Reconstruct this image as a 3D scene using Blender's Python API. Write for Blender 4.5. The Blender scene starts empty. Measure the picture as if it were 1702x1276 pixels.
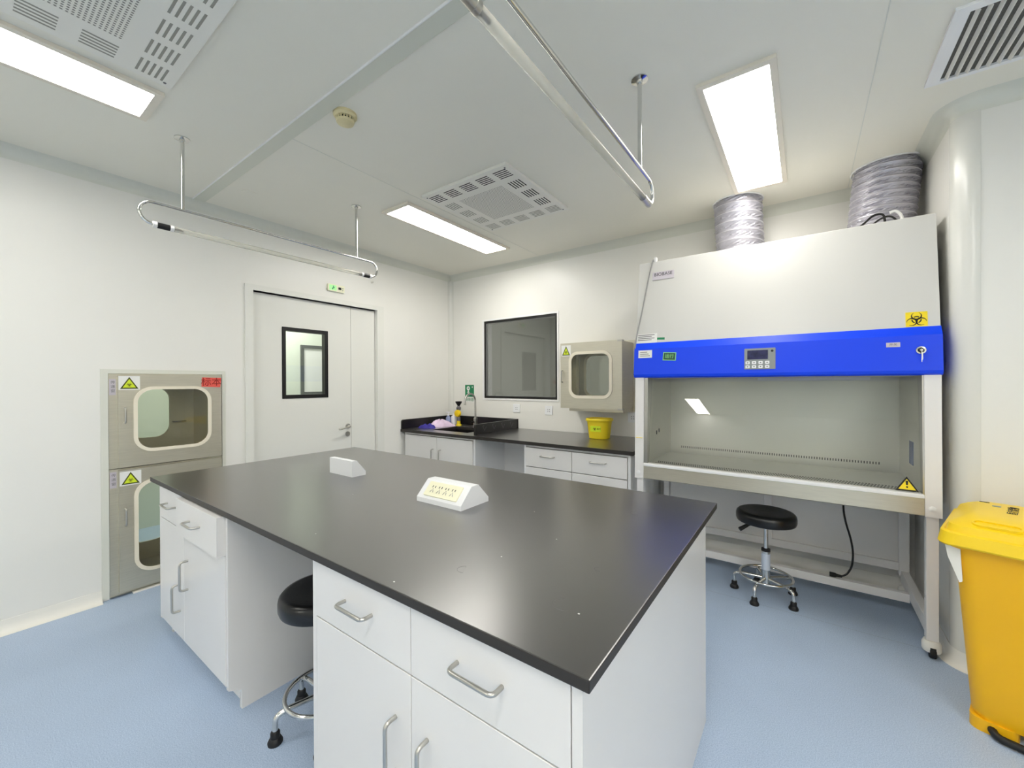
import bpy, bmesh, math, random
from mathutils import Vector, Matrix
random.seed(7)
C = bpy.context.scene.collection
SC = bpy.context.scene

# ------------------------------------------------------------------ camera, world, exposure
YAW, PITCH, ROLL, FPX = 0.62540015, -0.00395952, -0.00422964, 672.478
fw = Vector((-math.sin(YAW) * math.cos(PITCH), math.cos(YAW) * math.cos(PITCH), math.sin(PITCH)))
rt = Vector((math.cos(YAW), math.sin(YAW), 0)); up = rt.cross(fw)
r2 = math.cos(ROLL) * rt + math.sin(ROLL) * up; u2 = -math.sin(ROLL) * rt + math.cos(ROLL) * up
cam = bpy.data.cameras.new('camera'); cam.sensor_width = 36; cam.lens = FPX / 1702 * 36; cam.clip_start = 0.02
camo = bpy.data.objects.new('camera', cam); C.objects.link(camo)
camo.matrix_world = Matrix(((r2.x, u2.x, -fw.x, 0), (r2.y, u2.y, -fw.y, 0), (r2.z, u2.z, -fw.z, 1.4), (0, 0, 0, 1)))
SC.camera = camo
w = bpy.data.worlds.new('world'); SC.world = w; w.use_nodes = True
w.node_tree.nodes['Background'].inputs[0].default_value = (.8, .85, .9, 1)
w.node_tree.nodes['Background'].inputs[1].default_value = 0.05
SC.view_settings.view_transform = 'Standard'; SC.view_settings.look = 'None'
SC.view_settings.exposure = 0.3; SC.view_settings.gamma = 1.0; SC.view_settings.use_curve_mapping = False
TROFFER = 19.0          # radiance of the panel near the window wall
TROFFER_DIMMED = 12.5      # radiance of the panel by the hatch wall, lowered to keep that wall from overexposing
TROFFER_WEAK = 13.0     # radiance of the panel above the safety cabinet, lowered to spare its white front
TROFFER_FILL = 24.0      # radiance of unseen panels behind the camera, added as fill to lift shadows
CORRIDOR_W = 30.0       # lamp in the corridor behind the door
NEXTROOM_W = 38.0        # dim lamp in the room behind the window
def room_lamp(name, loc, sx, sy, watts, col=(1, .98, .94)):
    l = bpy.data.lights.new(name, 'AREA'); l.shape = 'RECTANGLE'; l.size = sx; l.size_y = sy; l.energy = watts; l.color = col
    o = bpy.data.objects.new(name, l); C.objects.link(o); o.location = loc
room_lamp('corridor_lamp', (-4.75, 2.0, 2.73), .3, 1.2, CORRIDOR_W)
room_lamp('next_room_lamp', (-1.5, 5.0, 2.73), 1.2, .3, NEXTROOM_W)

# ------------------------------------------------------------------ materials
def lin(c): c /= 255; return c / 12.92 if c <= .04045 else ((c + .055) / 1.055) ** 2.4
def rgb(r, g, b): return (lin(r), lin(g), lin(b), 1)
def mat(name, col, rough=.5, metal=0, noise=None, emit=0, spec=.5, bump=None, coat=0, rnoise=None, ior=1.5):
    m = bpy.data.materials.new(name); m.use_nodes = True; nt = m.node_tree; b = nt.nodes['Principled BSDF']
    b.inputs['Base Color'].default_value = col; b.inputs['Roughness'].default_value = rough; b.inputs['Metallic'].default_value = metal
    b.inputs['Specular IOR Level'].default_value = spec; b.inputs['Coat Weight'].default_value = coat; b.inputs['Coat Roughness'].default_value = rough; b.inputs['IOR'].default_value = ior
    if emit: b.inputs['Emission Color'].default_value = col; b.inputs['Emission Strength'].default_value = emit
    tc = nt.nodes.new('ShaderNodeTexCoord')
    def nz(scale, detail=3, stretch=None):
        n = nt.nodes.new('ShaderNodeTexNoise'); n.inputs['Scale'].default_value = scale; n.inputs['Detail'].default_value = detail
        if stretch:
            mp = nt.nodes.new('ShaderNodeMapping'); mp.inputs['Scale'].default_value = stretch
            nt.links.new(tc.outputs['Object'], mp.inputs[0]); nt.links.new(mp.outputs[0], n.inputs[0])
        else: nt.links.new(tc.outputs['Object'], n.inputs[0])
        return n
    if noise:
        sc_, amt = noise[:2]; n = nz(sc_, 3, noise[2] if len(noise) > 2 else None)
        r = nt.nodes.new('ShaderNodeMapRange'); r.inputs['From Min'].default_value = .3; r.inputs['From Max'].default_value = .7
        r.inputs['To Min'].default_value = 1 - amt; r.inputs['To Max'].default_value = 1 + amt
        mx = nt.nodes.new('ShaderNodeVectorMath'); mx.operation = 'SCALE'; mx.inputs[0].default_value = col[:3]
        nt.links.new(n.outputs[0], r.inputs[0]); nt.links.new(r.outputs[0], mx.inputs['Scale']); nt.links.new(mx.outputs[0], b.inputs['Base Color'])
    if rnoise:
        n = nz(rnoise[0], 4, rnoise[2] if len(rnoise) > 2 else None)
        r = nt.nodes.new('ShaderNodeMapRange'); r.inputs['From Min'].default_value = .3; r.inputs['From Max'].default_value = .7
        r.inputs['To Min'].default_value = rough - rnoise[1]; r.inputs['To Max'].default_value = rough + rnoise[1]
        nt.links.new(n.outputs[0], r.inputs[0]); nt.links.new(r.outputs[0], b.inputs['Roughness'])
    if bump:
        n = nz(bump[0], 4); bp = nt.nodes.new('ShaderNodeBump'); bp.inputs['Strength'].default_value = bump[1]; bp.inputs['Distance'].default_value = bump[2]
        nt.links.new(n.outputs[0], bp.inputs['Height']); nt.links.new(bp.outputs[0], b.inputs['Normal'])
    return m
def glass_mat(name, tint=(.93, .95, .94), ior=1.45, rough=0.0, glare_mix=0):
    m = bpy.data.materials.new(name); m.use_nodes = True; nt = m.node_tree; nt.nodes.clear()
    o = nt.nodes.new('ShaderNodeOutputMaterial'); mx = nt.nodes.new('ShaderNodeMixShader'); f = nt.nodes.new('ShaderNodeFresnel')
    t = nt.nodes.new('ShaderNodeBsdfTransparent'); g = nt.nodes.new('ShaderNodeBsdfGlossy')
    t.inputs[0].default_value = (*tint, 1); g.inputs['Roughness'].default_value = rough; f.inputs['IOR'].default_value = ior
    nt.links.new(f.outputs[0], mx.inputs[0]); nt.links.new(t.outputs[0], mx.inputs[1]); nt.links.new(g.outputs[0], mx.inputs[2]); nt.links.new(mx.outputs[0], o.inputs[0])
    if glare_mix:
        m2 = nt.nodes.new('ShaderNodeMixShader'); m2.inputs[0].default_value = glare_mix; df = nt.nodes.new('ShaderNodeBsdfTranslucent'); df.inputs[0].default_value = (.95, .93, .86, 1)
        d2 = nt.nodes.new('ShaderNodeBsdfDiffuse'); d2.inputs[0].default_value = (.95, .93, .86, 1); m3 = nt.nodes.new('ShaderNodeMixShader')
        nt.links.new(df.outputs[0], m3.inputs[1]); nt.links.new(d2.outputs[0], m3.inputs[2])
        nt.links.new(mx.outputs[0], m2.inputs[1]); nt.links.new(m3.outputs[0], m2.inputs[2]); nt.links.new(m2.outputs[0], o.inputs[0])
    return m
M = dict(
    wall=mat('wall_paint', rgb(239, 238, 232), .32, noise=(1.5, .012), spec=.4),
    ceil=mat('ceiling_paint', rgb(242, 239, 226), .42, noise=(1.2, .012), spec=.35),
    cove=mat('cove_trim', rgb(224, 225, 214), .3),  # slightly darkened to stand in for the shadow band along the coves
    strip=mat('ceiling_strip', rgb(218, 219, 205), .35),
    alu=mat('aluminium_corner', rgb(226, 226, 219), .22, spec=.6),
    base=mat('cove_base', rgb(240, 238, 230), .3),
    white=mat('white_laminate', rgb(231, 229, 226), .2, noise=(2, .01), spec=.5),
    edge=mat('white_edging', rgb(243, 243, 242), .35),
    gap=mat('shadow_gap_filler', rgb(120, 120, 118), .7),
    door=mat('door_paint', rgb(233, 233, 226), .35),
    black=mat('black_rubber', rgb(16, 16, 17), .55),
    blackfr=mat('black_window_frame', rgb(14, 14, 14), .4),
    top=mat('black_phenolic_resin', rgb(30, 28, 29), .3, ior=2.0, coat=1),
    topedge=mat('slab_edge', rgb(52, 49, 46), .45, spec=.3),
    topw=mat('black_epoxy_splash', rgb(22, 21, 23), .3, noise=(40, .15)),
    steel=mat('brushed_steel', rgb(206, 201, 184), .38, .75, noise=(9, .04, (1, 1, 14))),
    steeld=mat('chamber_steel', rgb(222, 220, 211), .4, .5),
    chrome=mat('chrome', rgb(215, 215, 212), .12, 1),
    satin=mat('satin_steel', rgb(190, 188, 182), .28, 1),
    gasket=mat('cream_gasket', rgb(240, 232, 212), .5),
    glass=glass_mat('clear_glass'),
    sashg=glass_mat('sash_glass', (.97, .98, .97), 1.5),
    boxg=glass_mat('hatch_glass', (.95, .96, .92), 1.45),
    hatchin=mat('hatch_inside_steel', rgb(226, 218, 198), .45, .3),
    dimg=glass_mat('window_glass', (.70, .71, .70), 1.55),
    tubeg=glass_mat('quartz_tube', (.97, .97, .94), 1.3, .05, .32),  # white mixed into clear glass imitates the panel lights reflected in it
    bsc=mat('cabinet_white_enamel', rgb(215, 214, 209), .3, spec=.5),
    post=mat('post_white_enamel', rgb(236, 234, 232), .35),
    blue=mat('blue_enamel', rgb(18, 72, 246), .36, spec=.3),
    panel=mat('grey_panel', rgb(140, 146, 146), .4),
    screen=mat('dark_screen', rgb(44, 46, 84), .1, noise=(25, .5)),
    key=mat('white_key', rgb(242, 244, 246), .4),
    yellow=mat('yellow_plastic', rgb(250, 190, 20), .38, noise=(3, .02), spec=.45),
    yellowlid=mat('yellow_lid_plastic', rgb(250, 212, 26), .34, spec=.45),
    pail=mat('yellow_pail_plastic', rgb(238, 214, 38), .35),
    sticky=mat('sticker_yellow', rgb(250, 222, 24), .5),
    stickg=mat('sticker_lime', rgb(222, 240, 50), .5),
    stickw=mat('sticker_white', rgb(240, 240, 236), .5),
    stickl=mat('sticker_lilac', rgb(205, 198, 206), .5),
    ink=mat('black_ink', rgb(20, 18, 14), .6),
    inkg=mat('dark_olive_ink', rgb(70, 78, 8), .6),
    inkgrey=mat('grey_ink', rgb(110, 108, 112), .6),
    red=mat('red_tape', rgb(236, 96, 84), .45),
    redink=mat('dark_red_ink', rgb(140, 20, 10), .6),
    green=mat('sign_green', rgb(20, 130, 84), .45),
    dkgreen=mat('dark_green_label', rgb(34, 84, 62), .45),
    exitg=mat('exit_green', rgb(150, 225, 140), .5),
    cream=mat('cream_plastic', rgb(246, 244, 214), .4),
    smoke=mat('aged_cream_plastic', rgb(226, 214, 168), .45),
    vent=mat('vent_paint', rgb(240, 238, 229), .4),
    slot=mat('dark_slot', rgb(38, 36, 33), .8),  # slots are solid strips; the darkness of the holes is in this colour
    slotlit=mat('lit_side_slot', rgb(158, 156, 146), .8),  # vent slots on the sides catching light, painted paler
    grille=mat('return_grille_dark', rgb(96, 94, 88), .8, noise=(120, .2)),
    duct=mat('grey_foil_duct', rgb(190, 188, 198), .32, .5, noise=(14, .1), bump=(26, .35, .01)),
    rib=mat('duct_wire_rib', rgb(212, 210, 218), .35, .4),
    sleeve=mat('gas_lift_sticker', rgb(206, 216, 232), .3),
    vinyl=mat('black_vinyl', rgb(13, 13, 15), .3, spec=.5, bump=(90, .15, .002)),
    purple=mat('purple_blue_cloth', rgb(62, 54, 150), .85, noise=(30, .3)),
    pink=mat('pink_white_cloth', rgb(236, 214, 238), .9, noise=(22, .05)),
    clear=glass_mat('clear_bottle', (.78, .82, .92), 1.35),
    liquid=mat('pale_blue_gel', rgb(150, 162, 200), .3),
    bottlew=mat('white_bottle_plastic', rgb(240, 240, 246), .4),
    grey=mat('grey_plastic', rgb(110, 108, 112), .5),
    cable=mat('grey_cable', rgb(150, 150, 148), .5),
    paper=mat('nextroom_paint', rgb(200, 201, 196), .6),
    corr=mat('corridor_paint', rgb(226, 232, 218), .5),
    frameg=mat('grey_window_frame', rgb(92, 96, 92), .5),
    bluetape=mat('blue_note', rgb(70, 104, 160), .6),
    warm=mat('troffer_frame', rgb(236, 228, 212), .4),
)
def lamp_mat(name, strength):
    m = bpy.data.materials.new(name); m.use_nodes = True; nt = m.node_tree; nt.nodes.clear()
    o = nt.nodes.new('ShaderNodeOutputMaterial'); e = nt.nodes.new('ShaderNodeEmission'); e.inputs[0].default_value = (1, .968, .905, 1); e.inputs[1].default_value = strength
    nt.links.new(e.outputs[0], o.inputs[0]); return m
M['lit'] = lamp_mat('lit_diffuser', TROFFER); M['litdim'] = lamp_mat('dimmed_lit_diffuser', TROFFER_DIMMED); M['litweak'] = lamp_mat('weak_lit_diffuser', TROFFER_WEAK); M['litfill'] = lamp_mat('fill_lit_diffuser', TROFFER_FILL)
def screen_like(name, col, s):
    m = bpy.data.materials.new(name); m.use_nodes = True; b = m.node_tree.nodes['Principled BSDF']
    b.inputs['Base Color'].default_value = col; b.inputs['Emission Color'].default_value = col; b.inputs['Emission Strength'].default_value = s; return m
M['exitlit'] = screen_like('exit_light', rgb(170, 240, 160), .25)
def floor_mat():
    m = bpy.data.materials.new('blue_vinyl_floor'); m.use_nodes = True; nt = m.node_tree; b = nt.nodes['Principled BSDF']; N = nt.nodes.new; L = nt.links.new
    b.inputs['Roughness'].default_value = .38; b.inputs['Specular IOR Level'].default_value = .45
    tc = N('ShaderNodeTexCoord'); n1 = N('ShaderNodeTexNoise'); n1.inputs['Scale'].default_value = 260; n1.inputs['Detail'].default_value = 2
    n2 = N('ShaderNodeTexNoise'); n2.inputs['Scale'].default_value = 1.6; n2.inputs['Detail'].default_value = 4
    L(tc.outputs['Object'], n1.inputs[0]); L(tc.outputs['Object'], n2.inputs[0])
    r1 = N('ShaderNodeValToRGB'); r1.color_ramp.elements[0].position = .36; r1.color_ramp.elements[1].position = .62
    r1.color_ramp.elements[0].color = rgb(158, 179, 208); r1.color_ramp.elements[1].color = rgb(188, 205, 228); L(n1.outputs[0], r1.inputs[0])
    r2_ = N('ShaderNodeMapRange'); r2_.inputs['From Min'].default_value = .3; r2_.inputs['From Max'].default_value = .7; r2_.inputs['To Min'].default_value = .95; r2_.inputs['To Max'].default_value = 1.05; L(n2.outputs[0], r2_.inputs[0])
    sx = N('ShaderNodeSeparateXYZ'); L(tc.outputs['Object'], sx.inputs[0])
    def line(out, at, half):
        s = N('ShaderNodeMath'); s.operation = 'SUBTRACT'; s.inputs[1].default_value = at; L(out, s.inputs[0])
        a = N('ShaderNodeMath'); a.operation = 'ABSOLUTE'; L(s.outputs[0], a.inputs[0])
        c = N('ShaderNodeMath'); c.operation = 'LESS_THAN'; c.inputs[1].default_value = half; L(a.outputs[0], c.inputs[0]); return c.outputs[0]
    ln = line(sx.outputs['Y'], 2.963, .0022)
    k = N('ShaderNodeMath'); k.operation = 'MULTIPLY_ADD'; k.inputs[1].default_value = -.22; k.inputs[2].default_value = 1; L(ln, k.inputs[0])
    mm = N('ShaderNodeMath'); mm.operation = 'MULTIPLY'; L(r2_.outputs[0], mm.inputs[0]); L(k.outputs[0], mm.inputs[1])
    v = N('ShaderNodeVectorMath'); v.operation = 'SCALE'; L(r1.outputs[0], v.inputs[0]); L(mm.outputs[0], v.inputs['Scale']); L(v.outputs[0], b.inputs['Base Color'])
    return m
M['floor'] = floor_mat()
def dots_mat(name, base, dot, scale, rad):
    m = bpy.data.materials.new(name); m.use_nodes = True; nt = m.node_tree; b = nt.nodes['Principled BSDF']; N = nt.nodes.new; L = nt.links.new
    b.inputs['Roughness'].default_value = .5
    tc = N('ShaderNodeTexCoord'); mp = N('ShaderNodeVectorMath'); mp.operation = 'SCALE'; mp.inputs['Scale'].default_value = scale; L(tc.outputs['Object'], mp.inputs[0])
    fr = N('ShaderNodeVectorMath'); fr.operation = 'FRACTION'; L(mp.outputs[0], fr.inputs[0])
    sb = N('ShaderNodeVectorMath'); sb.operation = 'SUBTRACT'; sb.inputs[1].default_value = (.5, .5, .5); L(fr.outputs[0], sb.inputs[0])
    ml = N('ShaderNodeVectorMath'); ml.operation = 'MULTIPLY'; ml.inputs[1].default_value = (1, 1, 0); L(sb.outputs[0], ml.inputs[0])
    ln = N('ShaderNodeVectorMath'); ln.operation = 'LENGTH'; L(ml.outputs[0], ln.inputs[0])
    c = N('ShaderNodeMath'); c.operation = 'LESS_THAN'; c.inputs[1].default_value = rad; L(ln.outputs['Value'], c.inputs[0])
    mx = N('ShaderNodeMix'); mx.data_type = 'RGBA'; mx.inputs[6].default_value = base; mx.inputs[7].default_value = dot; L(c.outputs[0], mx.inputs[0]); L(mx.outputs[2], b.inputs['Base Color'])
    return m
M['perf'] = dots_mat('perforated_sheet', rgb(238, 236, 227), rgb(140, 138, 130), 72, .3)

# ------------------------------------------------------------------ mesh helpers
class Fr:                                  # a plane: origin, u, v and the normal w
    def __init__(s, o, u, v):
        s.o = Vector(o); s.u = Vector(u).normalized(); s.v = Vector(v).normalized(); s.w = s.u.cross(s.v)
    def __call__(s, a, b, c=0): return s.o + s.u * a + s.v * b + s.w * c
def arc(cx, cy, r, a0, a1, n): return [(cx + r * math.cos(math.radians(a0 + (a1 - a0) * i / n)), cy + r * math.sin(math.radians(a0 + (a1 - a0) * i / n))) for i in range(n + 1)]
def rr(u0, v0, u1, v1, r, n=6):
    r = min(r, (u1 - u0) / 2 - 1e-5, (v1 - v0) / 2 - 1e-5)
    return arc(u1 - r, v0 + r, r, -90, 0, n) + arc(u1 - r, v1 - r, r, 0, 90, n) + arc(u0 + r, v1 - r, r, 90, 180, n) + arc(u0 + r, v0 + r, r, 180, 270, n)
def fillet(pts, r, n=5):
    pts = [Vector(p) for p in pts]; out = [pts[0]]
    for a, b, c in zip(pts, pts[1:], pts[2:]):
        d1 = (a - b).normalized(); d2 = (c - b).normalized(); k = min(r, (a - b).length * .49, (c - b).length * .49)
        p, q = b + d1 * k, b + d2 * k
        for i in range(n + 1):
            t = i / n; out.append(p * (1 - t) ** 2 + b * 2 * t * (1 - t) + q * t * t)
    return out + [pts[-1]]
WORLD = Fr((0, 0, 0), (1, 0, 0), (0, 1, 0))
class MB:
    def __init__(s): s.bm = bmesh.new(); s.smooth = False
    def box(s, x0, y0, z0, x1, y1, z1, b=0, seg=2):
        r = bmesh.ops.create_cube(s.bm, size=1); vs = r['verts']
        for v in vs: v.co = Vector(((x0 + x1) / 2 + v.co.x * (x1 - x0), (y0 + y1) / 2 + v.co.y * (y1 - y0), (z0 + z1) / 2 + v.co.z * (z1 - z0)))
        if b:
            es = list({e for v in vs for e in v.link_edges}); bmesh.ops.bevel(s.bm, geom=es, offset=b, segments=seg, affect='EDGES', profile=.6)
        return s
    def poly(s, fr, pts, w0, w1):           # extruded outline
        lo = [s.bm.verts.new(fr(a, b, w0)) for a, b in pts]; hi = [s.bm.verts.new(fr(a, b, w1)) for a, b in pts]; n = len(pts)
        s.bm.faces.new(lo[::-1]); s.bm.faces.new(hi)
        for i in range(n): s.bm.faces.new((lo[i], lo[(i + 1) % n], hi[(i + 1) % n], hi[i]))
        return s
    def ring(s, fr, outer, inner, w0, w1):
        n = len(outer); V = lambda p, w: s.bm.verts.new(fr(p[0], p[1], w))
        a = [[V(p, w) for p in q] for w in (w0, w1) for q in (outer, inner)]
        for i in range(n):
            j = (i + 1) % n
            s.bm.faces.new((a[0][j], a[0][i], a[1][i], a[1][j])); s.bm.faces.new((a[2][i], a[2][j], a[3][j], a[3][i]))
            s.bm.faces.new((a[0][i], a[0][j], a[2][j], a[2][i])); s.bm.faces.new((a[1][j], a[1][i], a[3][i], a[3][j]))
        return s
    def loft(s, rings, cap=True, closed=True):
        vs = [[s.bm.verts.new(p) for p in r] for r in rings]; n = len(rings[0])
        for a, b in zip(vs, vs[1:]):
            for i in range(n if closed else n - 1):
                j = (i + 1) % n; s.bm.faces.new((a[i], a[j], b[j], b[i]))
        if cap and closed: s.bm.faces.new(vs[0][::-1]); s.bm.faces.new(vs[-1])
        return s
    def tube(s, pts, r, seg=12, closed=False):
        pts = [Vector(p) for p in pts]; n = len(pts); rad = r if isinstance(r, (list, tuple)) else [r] * n
        tang = []
        for i in range(n):
            a = pts[(i - 1) % n] if closed or i else pts[0]; b = pts[(i + 1) % n] if closed or i < n - 1 else pts[-1]
            tang.append((b - a).normalized())
        t = tang[0]; nv = t.orthogonal().normalized(); rings = []
        for i in range(n):
            t2 = tang[i]; q = t.rotation_difference(t2); nv = q @ nv; t = t2; bv = t.cross(nv)
            rings.append([pts[i] + (nv * math.cos(k * 2 * math.pi / seg) + bv * math.sin(k * 2 * math.pi / seg)) * rad[i] for k in range(seg)])
        if closed: rings.append(rings[0]); s.loft(rings, cap=False)
        else: s.loft(rings)
        s.smooth = True; return s
    def lathe(s, c, prof, seg=32, axis='Z'):
        c = Vector(c); rings = []
        for r, h in prof:
            r = max(r, 1e-4)
            rings.append([c + {'Z': Vector((r * math.cos(a), r * math.sin(a), h)), 'Y': Vector((r * math.cos(a), -h, r * math.sin(a))), 'X': Vector((h, r * math.cos(a), r * math.sin(a)))}[axis] for a in [k * 2 * math.pi / seg for k in range(seg)]])
        s.loft(rings); s.smooth = True; return s
    def torus(s, c, R, r, seg=48, rs=10):
        c = Vector(c); return s.tube([c + Vector((R * math.cos(k * 2 * math.pi / seg), R * math.sin(k * 2 * math.pi / seg), 0)) for k in range(seg)], r, rs, closed=True)
    def grid(s, fr, us, vs, holes, thick):  # a sheet with rectangular holes, thickness along -w
        P = {}
        def V(i, j):
            if (i, j) not in P: P[i, j] = s.bm.verts.new(fr(us[i], vs[j], 0))
            return P[i, j]
        fs = []
        for i in range(len(us) - 1):
            for j in range(len(vs) - 1):
                cu, cv = (us[i] + us[i + 1]) / 2, (vs[j] + vs[j + 1]) / 2
                if any(h[0] < cu < h[2] and h[1] < cv < h[3] for h in holes): continue
                fs.append(s.bm.faces.new((V(i, j), V(i + 1, j), V(i + 1, j + 1), V(i, j + 1))))
        r = bmesh.ops.extrude_face_region(s.bm, geom=fs)
        for v in [g for g in r['geom'] if isinstance(g, bmesh.types.BMVert)]: v.co -= fr.w * thick
        return s
    def build(s, name, m, parent=None, smooth=None, label=None):
        bmesh.ops.recalc_face_normals(s.bm, faces=s.bm.faces)
        me = bpy.data.meshes.new(name); s.bm.to_mesh(me); s.bm.free(); me.materials.append(m)
        sm = s.smooth if smooth is None else smooth
        if sm:
            me.polygons.foreach_set('use_smooth', [True] * len(me.polygons)); me.set_sharp_from_angle(angle=math.radians(38))
        o = bpy.data.objects.new(name, me); C.objects.link(o)
        if parent is not None: attach(o, parent)
        if label: o['label'] = label
        return o
def attach(o, parent):
    o.parent = parent
    if parent.parent is None: o.matrix_parent_inverse = Matrix.Translation(-parent.location)
def tag(o, label, cat, group=None):
    o['label'] = label; o['category'] = cat
    if group: o['group'] = group
    return o
def thing(name, label, cat, loc, group=None):
    o = bpy.data.objects.new(name, None); o.empty_display_size = .05; C.objects.link(o); o.location = loc; return tag(o, label, cat, group)
def struct(o): o['kind'] = 'structure'; return o
def sroot(name, loc):
    o = bpy.data.objects.new(name, None); o.empty_display_size = .05; C.objects.link(o); o.location = loc; o['kind'] = 'structure'; return o
def dup(root, loc, label, rotz=0):
    r = root.copy(); C.objects.link(r); r.location = loc; r.rotation_euler = (0, 0, rotz); r['label'] = label
    def rec(a, b):
        for ch in list(a.children):
            c = ch.copy(); C.objects.link(c); c.parent = b; rec(ch, c)
    rec(root, r); return r
def text(name, body, size, fr, u, v, wd, m, parent, ax='CENTER', sx=1):
    cu = bpy.data.curves.new(name, 'FONT'); cu.body = body; cu.size = size; cu.align_x = ax; cu.align_y = 'CENTER'; cu.extrude = .0004; cu.resolution_u = 3
    t = bpy.data.objects.new('tmp', cu); C.objects.link(t); dg = bpy.context.evaluated_depsgraph_get(); dg.update()
    me = bpy.data.meshes.new_from_object(t.evaluated_get(dg)); bpy.data.objects.remove(t); bpy.data.curves.remove(cu)
    for vt in me.vertices: vt.co = fr(u + vt.co.x * sx, v + vt.co.y, wd + vt.co.z)
    me.materials.clear(); me.materials.append(m); me.name = name
    o = bpy.data.objects.new(name, me); C.objects.link(o)
    if parent is not None: attach(o, parent)
    return o
def handle(p0, p1, out, r=.0055, name='handle', parent=None, m=None):
    p0, p1, out = Vector(p0), Vector(p1), Vector(out)
    return MB().tube(fillet([p0, p0 + out, p1 + out, p1], .016), r, 10).build(name, m or M['satin'], parent)
def trefoil(fr, u, v, s, w0, w1, m, parent, name='biohazard_symbol'):
    b = MB()
    for k in range(3):
        a = math.radians(90 + 120 * k); cu, cv = u + math.cos(a) * .5 * s, v + math.sin(a) * .5 * s; d = math.degrees(a) + 180
        o = [(cu + .54 * s * math.cos(math.radians(d + t)), cv + .54 * s * math.sin(math.radians(d + t))) for t in range(-150, 151, 15)]
        i = [(cu + math.cos(a) * .085 * s + .43 * s * math.cos(math.radians(d + t)), cv + math.sin(a) * .085 * s + .43 * s * math.sin(math.radians(d + t))) for t in range(-150, 151, 15)]
        for q in range(len(o) - 1): b.poly(fr, [o[q], o[q + 1], i[q + 1], i[q]], w0, w1)
        o = [(u + .50 * s * math.cos(a + math.radians(t)), v + .50 * s * math.sin(a + math.radians(t))) for t in range(-36, 37, 12)]
        i = [(u + .37 * s * math.cos(a + math.radians(t)), v + .37 * s * math.sin(a + math.radians(t))) for t in range(-36, 37, 12)]
        for q in range(len(o) - 1): b.poly(fr, [o[q], o[q + 1], i[q + 1], i[q]], w0, w1)
    return b.build(name, m, parent)
def warn_tri(fr, u0, v0, u1, v1, w0, m_in, m_out):   # returns outline and fill builders
    h = v1 - v0; pts = lambda k: [(u0 + k * 1.6, v0 + k), (u1 - k * 1.6, v0 + k), ((u0 + u1) / 2, v1 - k * 1.7)]
    return MB().poly(fr, pts(0), w0, w0 + .0006), MB().poly(fr, pts(h * .1), w0, w0 + .0011)

# ------------------------------------------------------------------ room shell
XL, YB, H, XR, YF = -3.657, 3.735, 2.745, 3.3, -3.6
struct(MB().box(XL - .1, YF - .1, -.1, XR + .1, YB + .1, 0).build('floor', M['floor']))
struct(MB().box(XL - .1, YF - .1, H, XR + .1, YB + .1, H + .08).build('ceiling', M['ceil']))
LW = Fr((XL, 0, 0), (0, 1, 0), (0, 0, 1))            # w = +x, into the room
BW = Fr((0, YB, 0), (1, 0, 0), (0, 0, 1))            # w = -y, into the room
DO = (1.43, 0, 2.626, 2.165)                          # door opening
PO = (.592, .0, 1.223, 1.470)                         # hatch opening
struct(MB().grid(LW, [YF, PO[0], PO[2], DO[0], DO[2], YB + .1], [0, PO[3], DO[3], H], [DO, PO], .1).build('wall_left', M['wall']))
WO = (-3.105, 1.215, -2.108, 2.128)
HO = (-1.865, 1.21, -1.345, 1.715)
struct(MB().grid(BW, [XL - .1, WO[0], WO[2], HO[0], HO[2], .595], [0, HO[1], WO[1], HO[3], WO[3], H], [WO, HO], .1).build('wall_back', M['wall']))
pil = [(.595, YB + .1), (.595, 2.945)] + [(.68 - .085 * math.cos(t), 2.945 - .085 * math.sin(t)) for t in [math.radians(9 * i) for i in range(1, 10)]] + [(.68, 2.86), (XR, 2.86), (XR, YF), (XR + .1, YF), (XR + .1, YB + .1)]
struct(MB().poly(WORLD, pil, 0, H).build('wall_right', M['wall'], smooth=True))
struct(MB().box(XL - .1, YF - .1, 0, XR + .1, YF, H).build('wall_front', M['wall']))
# rounded aluminium corner of the boxed-out wall
tr = [(.68 - .0875 * math.cos(math.radians(9 * i)), 2.945 - .0875 * math.sin(math.radians(9 * i))) for i in range(11)]
tr += [(.68 - .083 * math.cos(math.radians(90 - 9 * i)), 2.945 - .083 * math.sin(math.radians(90 - 9 * i))) for i in range(11)]
struct(MB().poly(WORLD, tr, 0.0, 2.685).build('trim_1', M['alu'], smooth=True))
# concave corner strip where the two far walls meet
r = .05
cc = [(XL, YB)] + [(XL, YB - r)] + [(XL + r - r * math.cos(math.radians(a)) , YB - r + r * math.sin(math.radians(a))) for a in range(10, 90, 10)] + [(XL + r, YB)]
struct(MB().poly(WORLD, cc, 0, 2.69).build('trim_2', M['alu'], smooth=True))
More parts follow.
